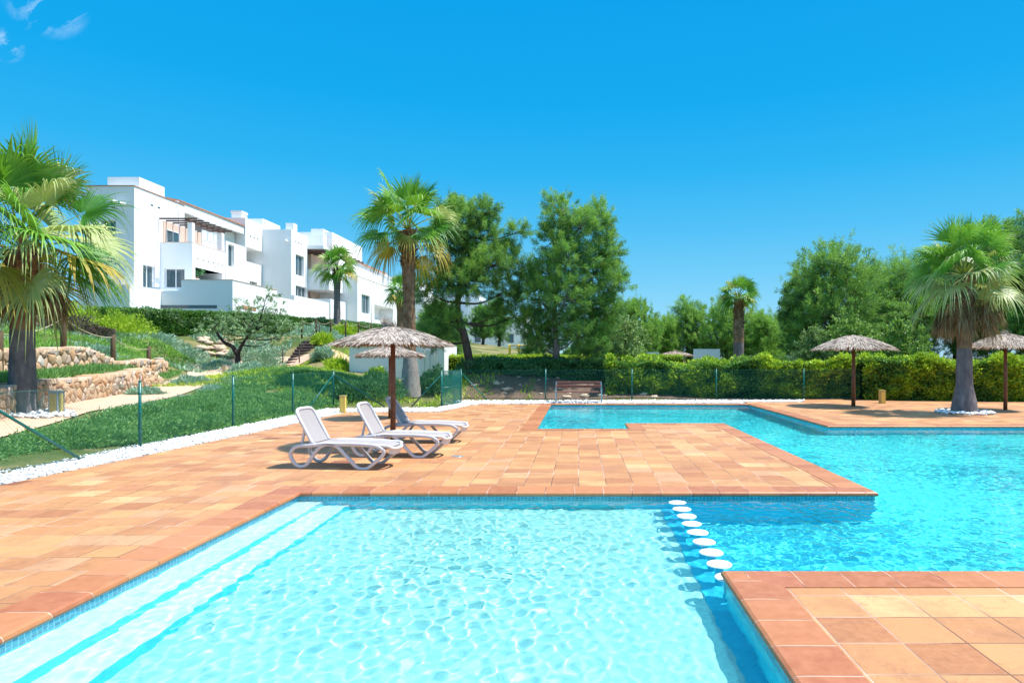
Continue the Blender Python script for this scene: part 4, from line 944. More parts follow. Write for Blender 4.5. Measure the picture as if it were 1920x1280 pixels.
# ---------------------------------------------------------------- parasols
def parasol(label,x,y,rad,h_eave,h_top,mat='thatch',n=5200,tuft=.45,z=0,seed=0,pole_r=.055,detail=1.0):
    global rng
    t=thing('thatched_parasol',label,'parasol',(x,y,z),0,'thatched parasols')
    mb=MB(); mb.tube([(0,0,-.02),(.008,0,h_eave*.5),(0,0,h_top-.05)],[pole_r*1.08,pole_r,pole_r*.85],12); link('pole',mb.me('pole','pole_wood'),t)
    dz=h_top-h_eave
    prof=lambda q: h_top-dz*(.30*q+.70*q**1.75) if q<1 else h_eave
    # woven underside
    mb=MB(); m=28; rings=[.02,.3,.6,.85,.97]; vs=[(q*rad*math.cos(2*math.pi*k/m),q*rad*math.sin(2*math.pi*k/m),prof(q)-.05) for q in rings for k in range(m)]
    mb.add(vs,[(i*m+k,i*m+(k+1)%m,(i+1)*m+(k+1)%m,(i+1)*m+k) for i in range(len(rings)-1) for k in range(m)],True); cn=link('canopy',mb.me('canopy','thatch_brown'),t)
    n=int(n*detail); q=np.sqrt(rng.random(n))*.96+.02; a=rng.uniform(0,2*math.pi,n); lump=np.array([noise.noise(Vector((math.cos(v)*3,math.sin(v)*3,w*3+seed))) for v,w in zip(a,q)])
    z0=np.array([prof(v) for v in q])+.01+.03*lump+rng.uniform(-.015,.02,n); P=np.stack([q*rad*np.cos(a),q*rad*np.sin(a),z0],1)
    sl=dz/rad*(.30+1.22*q**.75); a2=a+rng.normal(0,.16,n); D=np.stack([np.cos(a2),np.sin(a2),-sl*rng.uniform(.75,1.15,n)],1)
    V,Fc=diamonds(P,D,rng.uniform(.16,.34,n)*rad/1.25,.016*rad/1.25+.006,.35,S=np.tile([0,0,1.],(n,1))+rng.normal(0,.3,(n,3)))
    # eave fringe
    m=int(1500*detail); a=rng.uniform(0,2*math.pi,m); qq=rng.uniform(.9,1.0,m)+.025*np.sin(a*7+seed)+.02*np.sin(a*13); P2=np.stack([qq*rad*np.cos(a),qq*rad*np.sin(a),h_eave+.02+.4*dz*(1-qq)*2+rng.uniform(-.06,.05,m)],1)
    D2=np.stack([np.cos(a)*.6+rng.normal(0,.3,m),np.sin(a)*.6+rng.normal(0,.3,m),-rng.uniform(.3,1.3,m)],1); V2,F2=diamonds(P2,D2,rng.uniform(.05,.14,m),.016,.35)
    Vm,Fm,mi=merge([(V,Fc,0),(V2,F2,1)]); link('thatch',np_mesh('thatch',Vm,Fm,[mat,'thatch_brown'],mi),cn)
    # ribs
    for k in range(8):
        th=2*math.pi*k/8+.2; mb=MB(); mb.tube([(.04*math.cos(th),.04*math.sin(th),prof(.05)-.12),(rad*.9*math.cos(th),rad*.9*math.sin(th),prof(.9)-.07)],.017,5); link('rib',mb.me('rib','pole_wood'),t)
    # tuft
    m=420; P=np.stack([rng.normal(0,.035,m),rng.normal(0,.035,m),np.full(m,h_top-.08)],1); D=np.stack([rng.normal(-.62 if tuft>.3 else 0,.22 if tuft>.3 else .4,m),rng.normal(0,.2,m),np.full(m,.9)],1)
    V,Fc=diamonds(P,D,rng.uniform(.4,1,m)*tuft,.022,.4); a=rng.uniform(0,2*math.pi,m); P=np.stack([.05*np.cos(a),.05*np.sin(a),np.full(m,h_top+.03)],1); V2,F2=diamonds(P,np.stack([np.cos(a),np.sin(a),np.full(m,-.75)],1),.22,.022,.4)
    Vm,Fm,mi=merge([(V,Fc,0),(V2,F2,0)]); link('tuft',np_mesh('tuft',Vm,Fm,['thatch'],mi),t)
def build_parasols():
    parasol('large thatched parasol with brown pole shading the three loungers',-3.96,13.8,1.14,2.15,2.48,'thatch',8500,.42,0,1)
    parasol('small grey thatched parasol directly behind the large one by the loungers',PX(731,19.8),19.8,.95,1.92,2.18,'thatch',3500,.12,0,2,.045)
    parasol('thatched parasol on the right terrace, left of the palm',PX(1600,24.6),24.6,1.36,2.20,2.68,'thatch',5500,.12,0,3,.07)
    parasol('thatched parasol at the right edge of the photo, right of the palm',PX(1885,22.9),22.9,1.16,2.22,2.68,'thatch',4500,.25,0,4,.06)
    parasol('low thatched parasol seen beyond the hedge left of the slender palm',PX(1267,41),41,1.05,1.98,2.25,'thatch',1500,.2,0,5,.06,.6)
    parasol('far thatched parasol seen beyond the hedge right of the bench',PX(1140,44),44,.75,1.78,2.05,'thatch',1200,.12,-.0,6,.06,.6)
    parasol('far thatched parasol seen between the two pine trunks',PX(1012,45),45,1.15,1.78,2.05,'thatch',1200,.12,-.0,7,.08,.6)
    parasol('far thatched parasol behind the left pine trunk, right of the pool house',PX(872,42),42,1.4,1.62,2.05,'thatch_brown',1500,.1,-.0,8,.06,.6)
# ---------------------------------------------------------------- sun loungers
def catmull(P,n=6):
    out=[]; P=[Vector(p) for p in P]; P=[P[0]*2-P[1]]+P+[P[-1]*2-P[-2]]
    for i in range(1,len(P)-2):
        a,b,c,d=P[i-1:i+3]
        for k in range(n):
            t=k/n; out.append(.5*((2*b)+(c-a)*t+(2*a-5*b+4*c-d)*t*t+(3*b-a-3*c+d)*t**3))
    out.append(P[-2]); return out
def flat_tube(mb,pts,w,th):
    """ribbon with rounded-rect section: w across (local Y), th in the plane"""
    pts=[Vector(p) for p in pts]; m=len(pts); vs=[]; sec=[(-.5,-.3),(-.3,-.5),(.3,-.5),(.5,-.3),(.5,.3),(.3,.5),(-.3,.5),(-.5,.3)]
    for i,p in enumerate(pts):
        t=(pts[min(i+1,m-1)]-pts[max(i-1,0)]).normalized(); nr=Vector((-t.z,0,t.x))
        for (a,b) in sec: vs.append(p+Vector((0,a*w,0))+nr*b*th)
    k=8; mb.add(vs,[(i*k+j,i*k+(j+1)%k,(i+1)*k+(j+1)%k,(i+1)*k+j) for i in range(m-1) for j in range(k)]+[tuple(range(k-1,-1,-1)),tuple((m-1)*k+j for j in range(k))],True)
def lounger(label,x,y,rz,back=62):
    t=thing('sun_lounger',label,'sun lounger',(x,y,0),rz,'sun loungers under the parasol')
    s=.00170
    prof=[(1075,612),(1020,580),(930,567),(780,560),(600,562),(520,562),(450,582),(395,630),(340,708),(292,768),(240,786),(188,768),(140,705),(132,652),(172,600),(235,582),(330,578),(400,572)]
    prof2=[(590,572),(640,608),(690,660),(760,733),(815,785),(868,797),(922,788),(985,738),(1045,690),(1082,640),(1078,605)]
    cv=lambda L:[((a-240)*s,(803-b)*s) for a,b in L]
    wd=.62
    for sy in(0,wd):
        mb=MB()
        for L in(prof,[(400,572),(480,560),(540,562)]+prof2):
            P=[Vector((a,sy,b)) for a,b in cv(L)]; flat_tube(mb,catmull(P,5),.045,.056)
        link('side_frame',mb.me('side_frame','lounger_plastic'),t)
    # seat
    x0,x1=.13,1.50; zs=.405
    mb=MB(); 
    def slab(mb,x0,x1,y0,y1,z,th,curve=0):
        n=14; vs=[];
        for i in range(n+1):
            u=i/n; xx=x0+(x1-x0)*u; zz=z-curve*max(0,(u-.82)/.18)**2
            vs+=[(xx,y0,zz),(xx,y1,zz),(xx,y1,zz-th),(xx,y0,zz-th)]
        mb.add(vs,[(4*i+k,4*i+4+k,4*i+4+(k+1)%4,4*i+(k+1)%4) for i in range(n) for k in range(4)]+[(0,1,2,3),tuple(4*n+k for k in(3,2,1,0))])
    slab(mb,x0,x1,.045,wd-.045,zs+.004,.012,.045); link('seat',mb.me('seat','sling'),t)
    mb=MB()
    rim=[(x0,.02),(x1-.12,.02),(x1+.0,.06),(x1+.055,.16),(x1+.07,wd/2),(x1+.055,wd-.16),(x1,wd-.06),(x1-.12,wd-.02),(x0,wd-.02)]
    rz_=lambda a: zs-.0-(.045*max(0,(a-1.25)/.25)**2 if a>1.25 else 0)
    mb.tube(catmull([(a,b,rz_(a)) for a,b in rim],4),.027,8)
    # end apron
    vs=[];P=catmull([(a,b,0) for a,b in rim[2:7]],5)
    for p in P: vs+=[(p.x+.01,p.y,rz_(p.x)),(p.x-.02,p.y,rz_(p.x)-.10)]
    mb.add(vs,[(2*i,2*i+1,2*i+3,2*i+2) for i in range(len(P)-1)],True)
    link('seat_rim',mb.me('seat_rim','lounger_plastic'),t)
    # backrest
    Lb=.66; a=R(180-back); e=Vector((math.cos(a),0,math.sin(a))); piv=Vector((x0+.06,0,zs)); up=Vector((-e.z,0,e.x))*-1
    def bp(u,v): return piv+e*u+Vector((0,v,0))
    mb=MB(); vs=[];n=10
    for i in range(n+1):
        u=.02+(Lb-.05)*i/n; sag=up*-.012*math.sin(math.pi*i/n); ins=.045 if i<n-1 else .08
        vs+=[bp(u,ins)+sag,bp(u,wd-ins)+sag,bp(u,wd-ins)+sag+up*-.012,bp(u,ins)+sag+up*-.012]
    mb.add(vs,[(4*i+k,4*i+4+k,4*i+4+(k+1)%4,4*i+(k+1)%4) for i in range(n) for k in range(4)]+[(0,1,2,3),tuple(4*n+k for k in(3,2,1,0))]); bk=link('backrest',mb.me('backrest','sling'),t)
    mb=MB(); mb.tube(catmull([bp(0,.025),bp(Lb*.45,.025),bp(Lb-.12,.03),bp(Lb-.02,.10),bp(Lb,wd/2),bp(Lb-.02,wd-.10),bp(Lb-.12,wd-.03),bp(Lb*.45,wd-.025),bp(0,wd-.025)],5),.028,8)
    link('backrest_rim',mb.me('backrest_rim','lounger_plastic'),bk)
    mb=MB()
    for v in(.06,wd-.06): mb.beam(bp(Lb*.42,v)+up*-.03,(x0-.16,v,zs-.06),.03,.035)
    link('backrest_prop',mb.me('backrest_prop','lounger_plastic'),t)
def build_loungers():
    # local origin is the rear foot of the near side
    lounger('white plastic sun lounger nearest the camera, fully in the sun',-4.63,10.80,R(-6),61)
    lounger('white sun lounger in the middle of the three, backrest half shaded',-4.02,12.02,R(-4.5),61)
    lounger('white sun lounger farthest from the camera, behind the parasol pole',-4.04,14.0,R(-2.5),58)
build_building(); build_walls(); build_fences(); build_small(); build_parasols(); build_loungers()
# ---------------------------------------------------------------- fan palms
def frond_geo(org,az,el,Lp,Lf,droop,spread=115,nseg=34,twist=0,tipdroop=.35):
    """one fan leaf: petiole (thin) + fan. returns V,F(quads), material idx list (0 fan,1 petiole)"""
    az_=az; d=Vector((math.cos(az_)*math.cos(el),math.sin(az_)*math.cos(el),math.sin(el)))
    V=[];Fq=[];mi=[]
    # petiole curve
    pts=[];n=6
    for i in range(n+1):
        t=i/n; p=Vector(org)+d*Lp*t; p.z-=droop*Lp*t*t; pts.append(p)
    tan=(pts[-1]-pts[-2]).normalized(); sd=tan.cross(Vector((0,0,1)))
    if sd.length<.05: sd=Vector((-math.sin(az_),math.cos(az_),0))
    sd.normalize(); sd=Matrix.Rotation(twist,3,tan)@sd; up=sd.cross(tan).normalized()
    for i,p in enumerate(pts):
        w=.030*(1-.5*i/n); V+=[p+sd*w,p+up*w*.5,p-sd*w]
    for i in range(n):
        a=3*i; Fq+=[(a,a+1,a+4,a+3),(a+1,a+2,a+5,a+4)]; mi+=[1,1]
    c=pts[-1]; dth=2*R(spread)/nseg
    rs=[.05,.24,.42,.58,.74,.88,1.0]
    for k in range(nseg):
        th=-R(spread)+dth*(k+.5); ln=Lf*(.80+.20*math.cos(th))*random.uniform(.93,1.04)
        cth,sth=math.cos(th),math.sin(th); v=tan*cth+sd*sth; s2=-tan*sth+sd*cth
        fold=.22*abs(sth)+.06   # the fan is a shallow cup folded along its midrib
        td=tipdroop*random.uniform(.5,1.5); jt=random.uniform(-.16,.16); b=len(V)
        for j,r in enumerate(rs):
            hw=r*ln*math.tan(dth/2) if r<=.42 else .42*ln*math.tan(dth/2)*max(.08,max(0.0,1-(r-.42)/.58)**.75)
            ctr=c+v*r*ln+up*(fold*r*ln*.55)+s2*(jt*max(0,r-.42)*ln)
            ctr=ctr-v*(td*.55*ln*max(0,r-.42)**2); ctr.z-=td*ln*max(0,r-.33)**1.9*1.25+droop*.25*ln*r*r
            pl=up*(hw*.55)
            V+=[ctr-s2*hw-pl*.6,ctr+pl*.7,ctr+s2*hw-pl*.6]
        for j in range(len(rs)-1):
            a=b+3*j; Fq+=[(a,a+1,a+4,a+3),(a+1,a+2,a+5,a+4)]; mi+=[0,0]
    return np.array([tuple(v) for v in V]),np.array(Fq),mi
def palm(label,x,y,z,hc,scale,seed,trunk,n_up=30,skirt=40,skirt_len=.9,nseg=34,lean=(0,0),group=None,colors='rich',skirt_mat='palm_dead',Lp=1.15,Lf=1.2,skirt_r=.35,low=-35):
    """hc: height of the crown centre above the base; trunk: list of (t, radius, material)"""
    random.seed(seed)
    t=thing('palm_tree',label,'palm',(x,y,z),0,group)
    top=Vector((lean[0],lean[1],hc))
    # trunk
    n=46; V=[];Fq=[];mi=[]; m=26; mats=[]
    for q in trunk:
        if q[2] not in mats: mats.append(q[2])
    for i in range(n+1):
        u=i/n; rad=np.interp(u,[q[0] for q in trunk],[q[1] for q in trunk]); c=top*u; rough=np.interp(u,[q[0] for q in trunk],[q[3] for q in trunk])
        for k in range(m):
            th=2*math.pi*k/m; nn=noise.noise(Vector((math.cos(th)*2,math.sin(th)*2,u*hc*3.2+seed)))
            zig=math.sin(th*6+(i%2)*math.pi)*rough
            rr=rad*(1+.05*nn+zig); V.append((c.x+rr*math.cos(th),c.y+rr*math.sin(th),c.z-(.05 if i==0 else 0)))
    for i in range(n):
        u=(i+.5)/n; mt=[q[2] for q in trunk if q[0]<=u][-1]
        for k in range(m): Fq.append((i*m+k,i*m+(k+1)%m,(i+1)*m+(k+1)%m,(i+1)*m+k)); mi.append(mats.index(mt))
    link('trunk',np_mesh('trunk',V,[np.array(Fq)],mats,mi,smooth=True),t)
    # boots / old leaf bases near the top
    bm=MB(); ub=trunk[-2][0] if len(trunk)>2 else .7
    for i in range(int(190*min(1,scale*1.2))):
        u=random.uniform(ub,1.0)**1; th=random.uniform(0,2*math.pi); rad=np.interp(u,[q[0] for q in trunk],[q[1] for q in trunk]); c=top*u
        d=Vector((math.cos(th),math.sin(th),0)); b=c+d*rad*.92; L=random.uniform(.10,.26)*scale; w=random.uniform(.03,.06)*scale; s_=Vector((-d.y,d.x,0)); tip=b+d*L*.75+Vector((0,0,L*.8))
        bm.add([b-s_*w,b+s_*w,tip+s_*w*.6,tip-s_*w*.6,b+d*.02+Vector((0,0,.07))],[(0,1,2,3),(0,4,3),(1,2,4),(0,1,4)])
    link('leaf_bases',bm.me('leaf_bases','palm_boot'),t)
    # living fronds
    for i in range(n_up):
        u=(i+.5)/n_up; az=i*2.39996+random.uniform(-.25,.25); el=R(np.interp(u,[0,.12,.35,.7,1],[84,66,44,14,low])+random.uniform(-11,11))
        lp=Lp*scale*random.uniform(.85,1.1)*(1.0 if u<.12 else 1.12 if u<.3 else 1.0 if u<.7 else .72)*random.uniform(.85,1.15); lf=Lf*scale*random.uniform(.9,1.1); dr=np.interp(u,[0,.3,1],[.02,.14,.16])
        V,Fq,m_=frond_geo(top+Vector((0,0,.1*scale*(1-u))),az,el,lp,lf,dr,random.uniform(95,125) if u>.12 else 65,nseg,random.uniform(-1.0,1.0),np.interp(u,[0,.2,1],[.10,.55,.85]))
        if u<.16: mt='palm_green'
        elif u<.42: mt=random.choice(['palm_green','palm_green','palm_deep','palm_pale'])
        elif u<.80: mt=random.choice(['palm_green','palm_pale','palm_pale','palm_green','palm_deep'] if colors=='rich' else ['palm_green','palm_deep','palm_green','palm_pale'])
        else: mt=random.choice(['palm_yellow','palm_pale','palm_green','palm_pale'] if colors=='rich' else ['palm_green','palm_deep','palm_yellow'])
        link('frond',np_mesh('frond',V,[Fq],[mt,'petiole'],m_),t)
    # dead skirt: strands hanging against the trunk
    if skirt:
        Vs=[];Fs=[];b=0
        for i in range(skirt):
            az=random.uniform(0,2*math.pi); d=Vector((math.cos(az),math.sin(az),0)); o=top*random.uniform(.70,.84)+d*skirt_r*.5*scale; c=o+d*skirt_r*scale*random.uniform(.5,1.35)+Vector((0,0,-.15*scale*random.uniform(.3,1.2)))
            ns=26; P=np.tile(np.array(c),(ns,1))+rng.normal(0,.04*scale,(ns,3)); D=np.stack([d.x*.15+rng.normal(0,.22,ns),d.y*.15+rng.normal(0,.22,ns),-np.ones(ns)],1)
            V,Fq=diamonds(P,D,rng.uniform(.6,1.1,ns)*skirt_len*scale,.03*scale,.3); Vs.append(V);Fs.append(Fq+b); b+=len(V)
            P=np.array([o]*2); V,Fq=diamonds(P,np.array([c-o]*2),(c-o).length,.05*scale,.5); Vs.append(V);Fs.append(Fq+b); b+=len(V)
        link('dead_skirt',np_mesh('dead_skirt',np.concatenate(Vs),[np.concatenate(Fs)],[skirt_mat]),t)
def build_palms():
    x,y,z=ray(42,792,15.3); z=z1(x,y)
    palm('big fan palm at the left edge behind the fence, its base beside the footpath',x,y,z,4.35-z,1.25,5,[(0,.31,'palm_bark',.0),(.06,.275,'palm_bark',.0),(.40,.24,'palm_bark',.0),(.52,.235,'palm_boot',.03),(.80,.30,'palm_boot',.05),(1,.27,'palm_boot',.05)],42,44,.5,44,Lp=1.22,Lf=1.18,low=-30,skirt_mat='palm_dead')
    x=PX(1808,21.6)
    palm('fan palm with brown skirt growing from the right terrace in a ring of white pebbles',x,21.6,0,4.5,1.05,12,[(0,.40,'palm_bark',.0),(.08,.37,'palm_bark',.0),(.2,.26,'palm_bark',.0),(.48,.22,'palm_boot',.03),(.78,.27,'palm_boot',.05),(1,.26,'palm_boot',.05)],36,46,.80,38,Lp=1.15,Lf=1.12,low=-25,skirt_r=.5)
    x=PX(770,28.2); z=z1(x,28.2)
    palm('tall fan palm with rough brown trunk behind the large parasol',x,28.2,z,7.35-z,1.22,21,[(0,.46,'palm_bark_light',.0),(.06,.41,'palm_bark_light',.0),(.24,.28,'palm_bark_light',.0),(.26,.25,'palm_boot',.07),(.6,.25,'palm_boot',.08),(.78,.28,'palm_boot',.08),(1,.30,'palm_boot',.06)],34,0,.5,34,lean=(-.12,0),colors='green',Lp=1.2,Lf=1.12,low=-38)
    palm('small slender fan palm rising above the hedge left of the tall pines',PX(1385,38),38,.1,5.2,.78,33,[(0,.33,'palm_bark',.0),(.3,.30,'palm_bark',.03),(.5,.30,'palm_boot',.07),(.7,.31,'palm_boot',.07),(1,.25,'palm_boot',.05)],26,0,.5,20,colors='green',Lp=.95,Lf=1.1,low=-20)
    z=z1(PX(632,56),56)
    palm('fan palm in front of the white building above the garden stairs',PX(632,56),56,z,9.5-z,1.22,40,[(0,.40,'palm_bark',.0),(.1,.30,'palm_bark',.02),(.6,.25,'palm_bark',.05),(.8,.3,'palm_boot',.05),(1,.25,'palm_boot',.05)],26,0,.6,18,colors='green',Lp=.9,Lf=1.1,low=-40)
    z=z1(PX(752,45),45)
    palm('smaller fan palm half hidden behind the trunk of the tall palm',PX(752,45),45,z,6.3-z,.85,41,[(0,.36,'palm_boot',.02),(.2,.30,'palm_boot',.05),(.6,.28,'palm_boot',.05),(.8,.3,'palm_boot',.05),(1,.25,'palm_boot',.05)],22,0,.6,18,colors='green',Lp=.9,Lf=1.1,low=-40)
    # pebble ring
    n=420; a=rng.uniform(0,6.28,n); r=.42+.42*np.sqrt(rng.random(n)); me=stone_mesh(np.stack([PX(1808,21.6)+r*np.cos(a)*1.05,21.6+r*np.sin(a),rng.uniform(0,.06,n)],1),.055,'pebble_ring'); tag(link('pebble_ring',me),None,None,None,'stuff')
    n=160; x0,y0,_=ray(118,778,15.6); a=rng.uniform(0,6.28,n); r=.7*np.sqrt(rng.random(n)); xx=x0-.25+r*np.cos(a); yy=y0-.3+r*np.sin(a); me=stone_mesh(np.stack([xx,yy,zt(xx,yy)+.05],1),.07,'pebble_ring'); tag(link('pebble_ring',me),None,None,None,'stuff')
# ---------------------------------------------------------------- pines and other trees
def tree_tubes(mb,pts,r0,r1,n=8): mb.tube(pts,list(np.linspace(r0,r1,len(pts))),n)
def pine(label,x,y,z,trunk_pts,r0,lobes,mats,seed,per=55,clumps=60,blade=(.16,.30),bw=.028,csize=.38,kind='pine_tree',cat='pine',group=None,bark='pine_bark',up=.35,spikes=0,name_leaf='crown'):
    """trunk_pts local; lobes: (x,y,z, rx,ry,rz, weight) local"""
    global rng
    rs=np.random.default_rng(seed); t=thing(kind,label,cat,(x,y,z),0,group)
    mb=MB(); tp=catmull(trunk_pts,5); mb.tube(tp,list(np.linspace(r0,r0*.28,len(tp))**1),10); link('trunk',mb.me('trunk',bark),t)
    lm=MB(); Ps=[];Ds=[];Ls=[];MI=[]
    for li,(lx,ly,lz,rx,ry,rz,w) in enumerate(lobes):
        # limb from the trunk to this lobe
        k=min(range(len(tp)),key=lambda i:abs(tp[i].z-max(tp[0].z+1.0,lz-rz*.9))); a=tp[k]; b=Vector((lx,ly,lz)); mid=a.lerp(b,.5)+Vector((0,0,-.12*(b-a).length))
        if (b-a).length>.4: lm.tube(catmull([a,mid,b],4),list(np.linspace(r0*.30,r0*.07,9)),6)
        nc=int(clumps*w); dd=rs.normal(size=(nc,3)); dd/=np.linalg.norm(dd,axis=1)[:,None]; rr=rs.random(nc)**.45
        nz=np.array([noise.noise(Vector(tuple(v*1.7))+Vector((seed,li*3,0))) for v in dd])
        C=np.array([lx,ly,lz])+dd*(rr*(1+.38*nz))[:,None]*np.array([rx,ry,rz])
        # twigs to some clumps
        for c in C[::7]: lm.tube([b,b.lerp(Vector(c),.55)+Vector((0,0,-.05)),Vector(c)],[r0*.10,r0*.07,r0*.03],4,cap=False)
        out=dd*.8+np.array([0,0,up]); out/=np.linalg.norm(out,axis=1)[:,None]
        cs=csize*rs.uniform(.6,1.25,nc); q=np.repeat(np.arange(nc),per); n=len(q)
        along=rs.random(n)**.8; P=C[q]+out[q]*(cs[q]*along)[:,None]*1.25+rs.normal(0,.16,(n,3))*cs[q][:,None]
        D=out[q]*.75+rs.normal(0,.62,(n,3)); Ps.append(P);Ds.append(D);Ls.append(rs.uniform(*blade,n)); m=rs.choice(len(mats),nc,p=None); 
        # upper clumps of every lobe take the lighter materials, lower ones the darker
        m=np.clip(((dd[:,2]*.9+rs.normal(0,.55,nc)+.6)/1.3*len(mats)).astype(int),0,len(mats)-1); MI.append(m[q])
    for s in range(spikes):  # upright leading shoots on the crown's top
        lx,ly,lz,rx,ry,rz,w=lobes[rs.integers(len(lobes))]; th=rs.uniform(0,6.28); r_=math.sqrt(rs.random())*.8; c=np.array([lx+rx*r_*math.cos(th),ly+ry*r_*math.sin(th),lz+rz*math.sqrt(1-r_*r_)*.85]); L=rs.uniform(.5,1.0); n=int(per*1.2); u=rs.random(n)
        P=c+np.stack([rs.normal(0,.05,n),rs.normal(0,.05,n),u*L],1); D=np.stack([rs.normal(0,.4,n),rs.normal(0,.4,n),np.full(n,.8)],1); Ps.append(P);Ds.append(D);Ls.append(rs.uniform(*blade,n)*.8*(1.15-u)); MI.append(np.full(n,min(1,len(mats)-1)))
    P=np.concatenate(Ps);D=np.concatenate(Ds);L=np.concatenate(Ls); sv=rng; rng=rs; V,Fq=diamonds(P,D,L,bw,.45); rng=sv
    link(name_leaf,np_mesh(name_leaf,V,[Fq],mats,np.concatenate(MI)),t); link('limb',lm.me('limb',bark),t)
    return t
def auto_lobes(w,h,zb,n,seed,depth=None,round_=.5):
    """lobes filling an irregular upright crown of half-width w, from zb to h"""
    rs=random.Random(seed); L=[]; depth=depth or w
    for i in range(n):
        u=(i+.5)/n; z=zb+(h-zb)*(.10+.80*u); f=math.sin(math.pi*min(1,(u*.80+.17)))**.7; r=w*f
        th=i*2.4+rs.uniform(-.5,.5); q=rs.uniform(.35,.75)*r
        s=w*rs.uniform(.34,.52)*(.75+.35*f); L.append((q*math.cos(th),q*math.sin(th)*depth/w,z,s,s,s*rs.uniform(.8,1.15),1.0))
    return L
def build_pines():
    # left pine (x 790..950)
    Y=31; x=PX(882,Y); z=1.0; sc_=Y/F
    def L(px,py,r,dy=0,w=1,ry=1,flat=.85): return ((px-882)*sc_*.95,dy,(H-(py-CY)*sc_)-z,r*sc_*.74,r*sc_*ry*.8,r*sc_*flat*.8,w*1.05)
    lob=[L(865,420,48,0),L(905,445,52,.4),L(830,450,40,-.3),L(925,500,46,-.5),L(868,480,55,.9),L(830,520,44,.5,.9),L(885,530,48,-.9,.9),L(950,470,30,.8,.5),L(945,545,42,.6,.7),L(985,500,30,1.2,.45),
         L(800,545,34,-.2,.55),L(905,395,30,.2,.6),L(842,390,26,.4,.5),L(815,590,34,.3,.45),L(800,625,28,.6,.4),L(925,590,24,.8,.28),L(850,605,28,-.6,.3),L(965,590,28,1.1,.3),L(975,430,20,.6,.25)]
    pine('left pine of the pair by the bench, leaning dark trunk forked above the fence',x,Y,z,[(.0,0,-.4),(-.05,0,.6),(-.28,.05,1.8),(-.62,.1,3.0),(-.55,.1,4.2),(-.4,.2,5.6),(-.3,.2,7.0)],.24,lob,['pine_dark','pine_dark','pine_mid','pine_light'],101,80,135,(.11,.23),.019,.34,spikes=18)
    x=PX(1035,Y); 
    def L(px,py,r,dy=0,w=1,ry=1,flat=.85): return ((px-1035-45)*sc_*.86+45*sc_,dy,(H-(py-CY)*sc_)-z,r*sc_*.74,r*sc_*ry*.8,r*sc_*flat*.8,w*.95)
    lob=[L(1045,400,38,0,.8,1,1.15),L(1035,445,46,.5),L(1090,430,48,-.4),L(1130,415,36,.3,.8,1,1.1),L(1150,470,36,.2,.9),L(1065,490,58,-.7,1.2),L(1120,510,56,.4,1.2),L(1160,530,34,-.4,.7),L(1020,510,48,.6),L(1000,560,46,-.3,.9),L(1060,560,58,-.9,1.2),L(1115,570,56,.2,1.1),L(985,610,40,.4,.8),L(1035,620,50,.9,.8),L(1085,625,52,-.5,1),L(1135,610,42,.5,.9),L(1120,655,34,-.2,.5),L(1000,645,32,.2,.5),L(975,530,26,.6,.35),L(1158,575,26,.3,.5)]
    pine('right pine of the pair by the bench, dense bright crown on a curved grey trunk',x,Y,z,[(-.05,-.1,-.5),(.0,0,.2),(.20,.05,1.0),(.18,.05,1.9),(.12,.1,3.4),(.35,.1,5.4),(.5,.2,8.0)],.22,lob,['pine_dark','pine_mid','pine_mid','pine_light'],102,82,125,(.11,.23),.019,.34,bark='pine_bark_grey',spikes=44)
    # background trees: (label, px, Y, halfwidth px, top py, bottom py, mats, group kind)
    A=['pine_dark','pine_mid','pine_light']; B=['pine_dark','pine_dark','pine_mid']; C=['pine_mid','pine_light','pine_light']
    bg=[('tall dark pine behind the right palm, its top leaving the photo at the right',1880,44,120,392,690,B),
        ('tall pine rising behind the palm on the right terrace',1790,47,95,440,690,B),
        ('broad pine between the right palm and the large round pine',1690,46,80,470,690,A),
        ('large round-topped pine behind the left parasol of the right terrace',1560,42,95,445,695,A),
        ('dark pine leaning out at the left of the large round pine',1505,44,48,490,690,B),
        ('pine in the gap between two tall pines on the right',1632,50,60,480,680,B),
        ('light green pine to the right of the slender palm',1430,52,55,585,690,C),
        ('broad light green pine behind the slender palm trunk',1360,54,72,560,690,C),
        ('pointed pine left of the slender palm',1288,56,34,545,690,A),
        ('low rounded pine left of the pointed pine',1245,55,42,585,690,C),
        ('yellow-green pine behind the olive-leaved bush',1185,52,58,552,690,C),
        ('pine standing directly right of the dense pair pine',1150,48,40,590,690,A),
        ('low dark pine between slender palm and tall pines',1470,58,40,575,690,B),
        ('far pine seen between the trunks of the pair, left',905,70,30,560,665,B),
        ('far thin pine seen between the trunks of the pair',935,74,20,545,665,B),
        ('dark tree behind the tall palm trunk and the pool house',820,44,42,560,668,B),
        ('dark pine at the far right edge behind the end parasol',1925,40,60,470,690,B)]
    for i,(lab,px,Y,w,t0,b0,mats) in enumerate(bg):
        s_=Y/F; zb=0 if px>1000 else z1(PX(px,Y),Y); top=(H-(t0+12-CY)*s_-zb)*.98; bot=max(.5,H-(b0-CY)*s_-zb+.3); hw=w*s_; n=max(7,int(6+w/7))
        lob=auto_lobes(hw,top,bot,n,200+i)
        pine(lab,PX(px,Y),Y,zb,[(0,0,-.3),(.1,0,top*.3),(-.1,.1,top*.6),(.05,0,top*.9)],.14+hw*.03,lob,mats,300+i,54,int(44+hw*9),((.15,.31),(.12,.24),(.18,.38))[i%3],(.031,.036,.026)[i%3],(.28+hw*.065)*(1,.8,1.2)[i%3],up=(.35,.9,.1)[i%3],group='pines beyond the hedge',spikes=int(6+w/5))
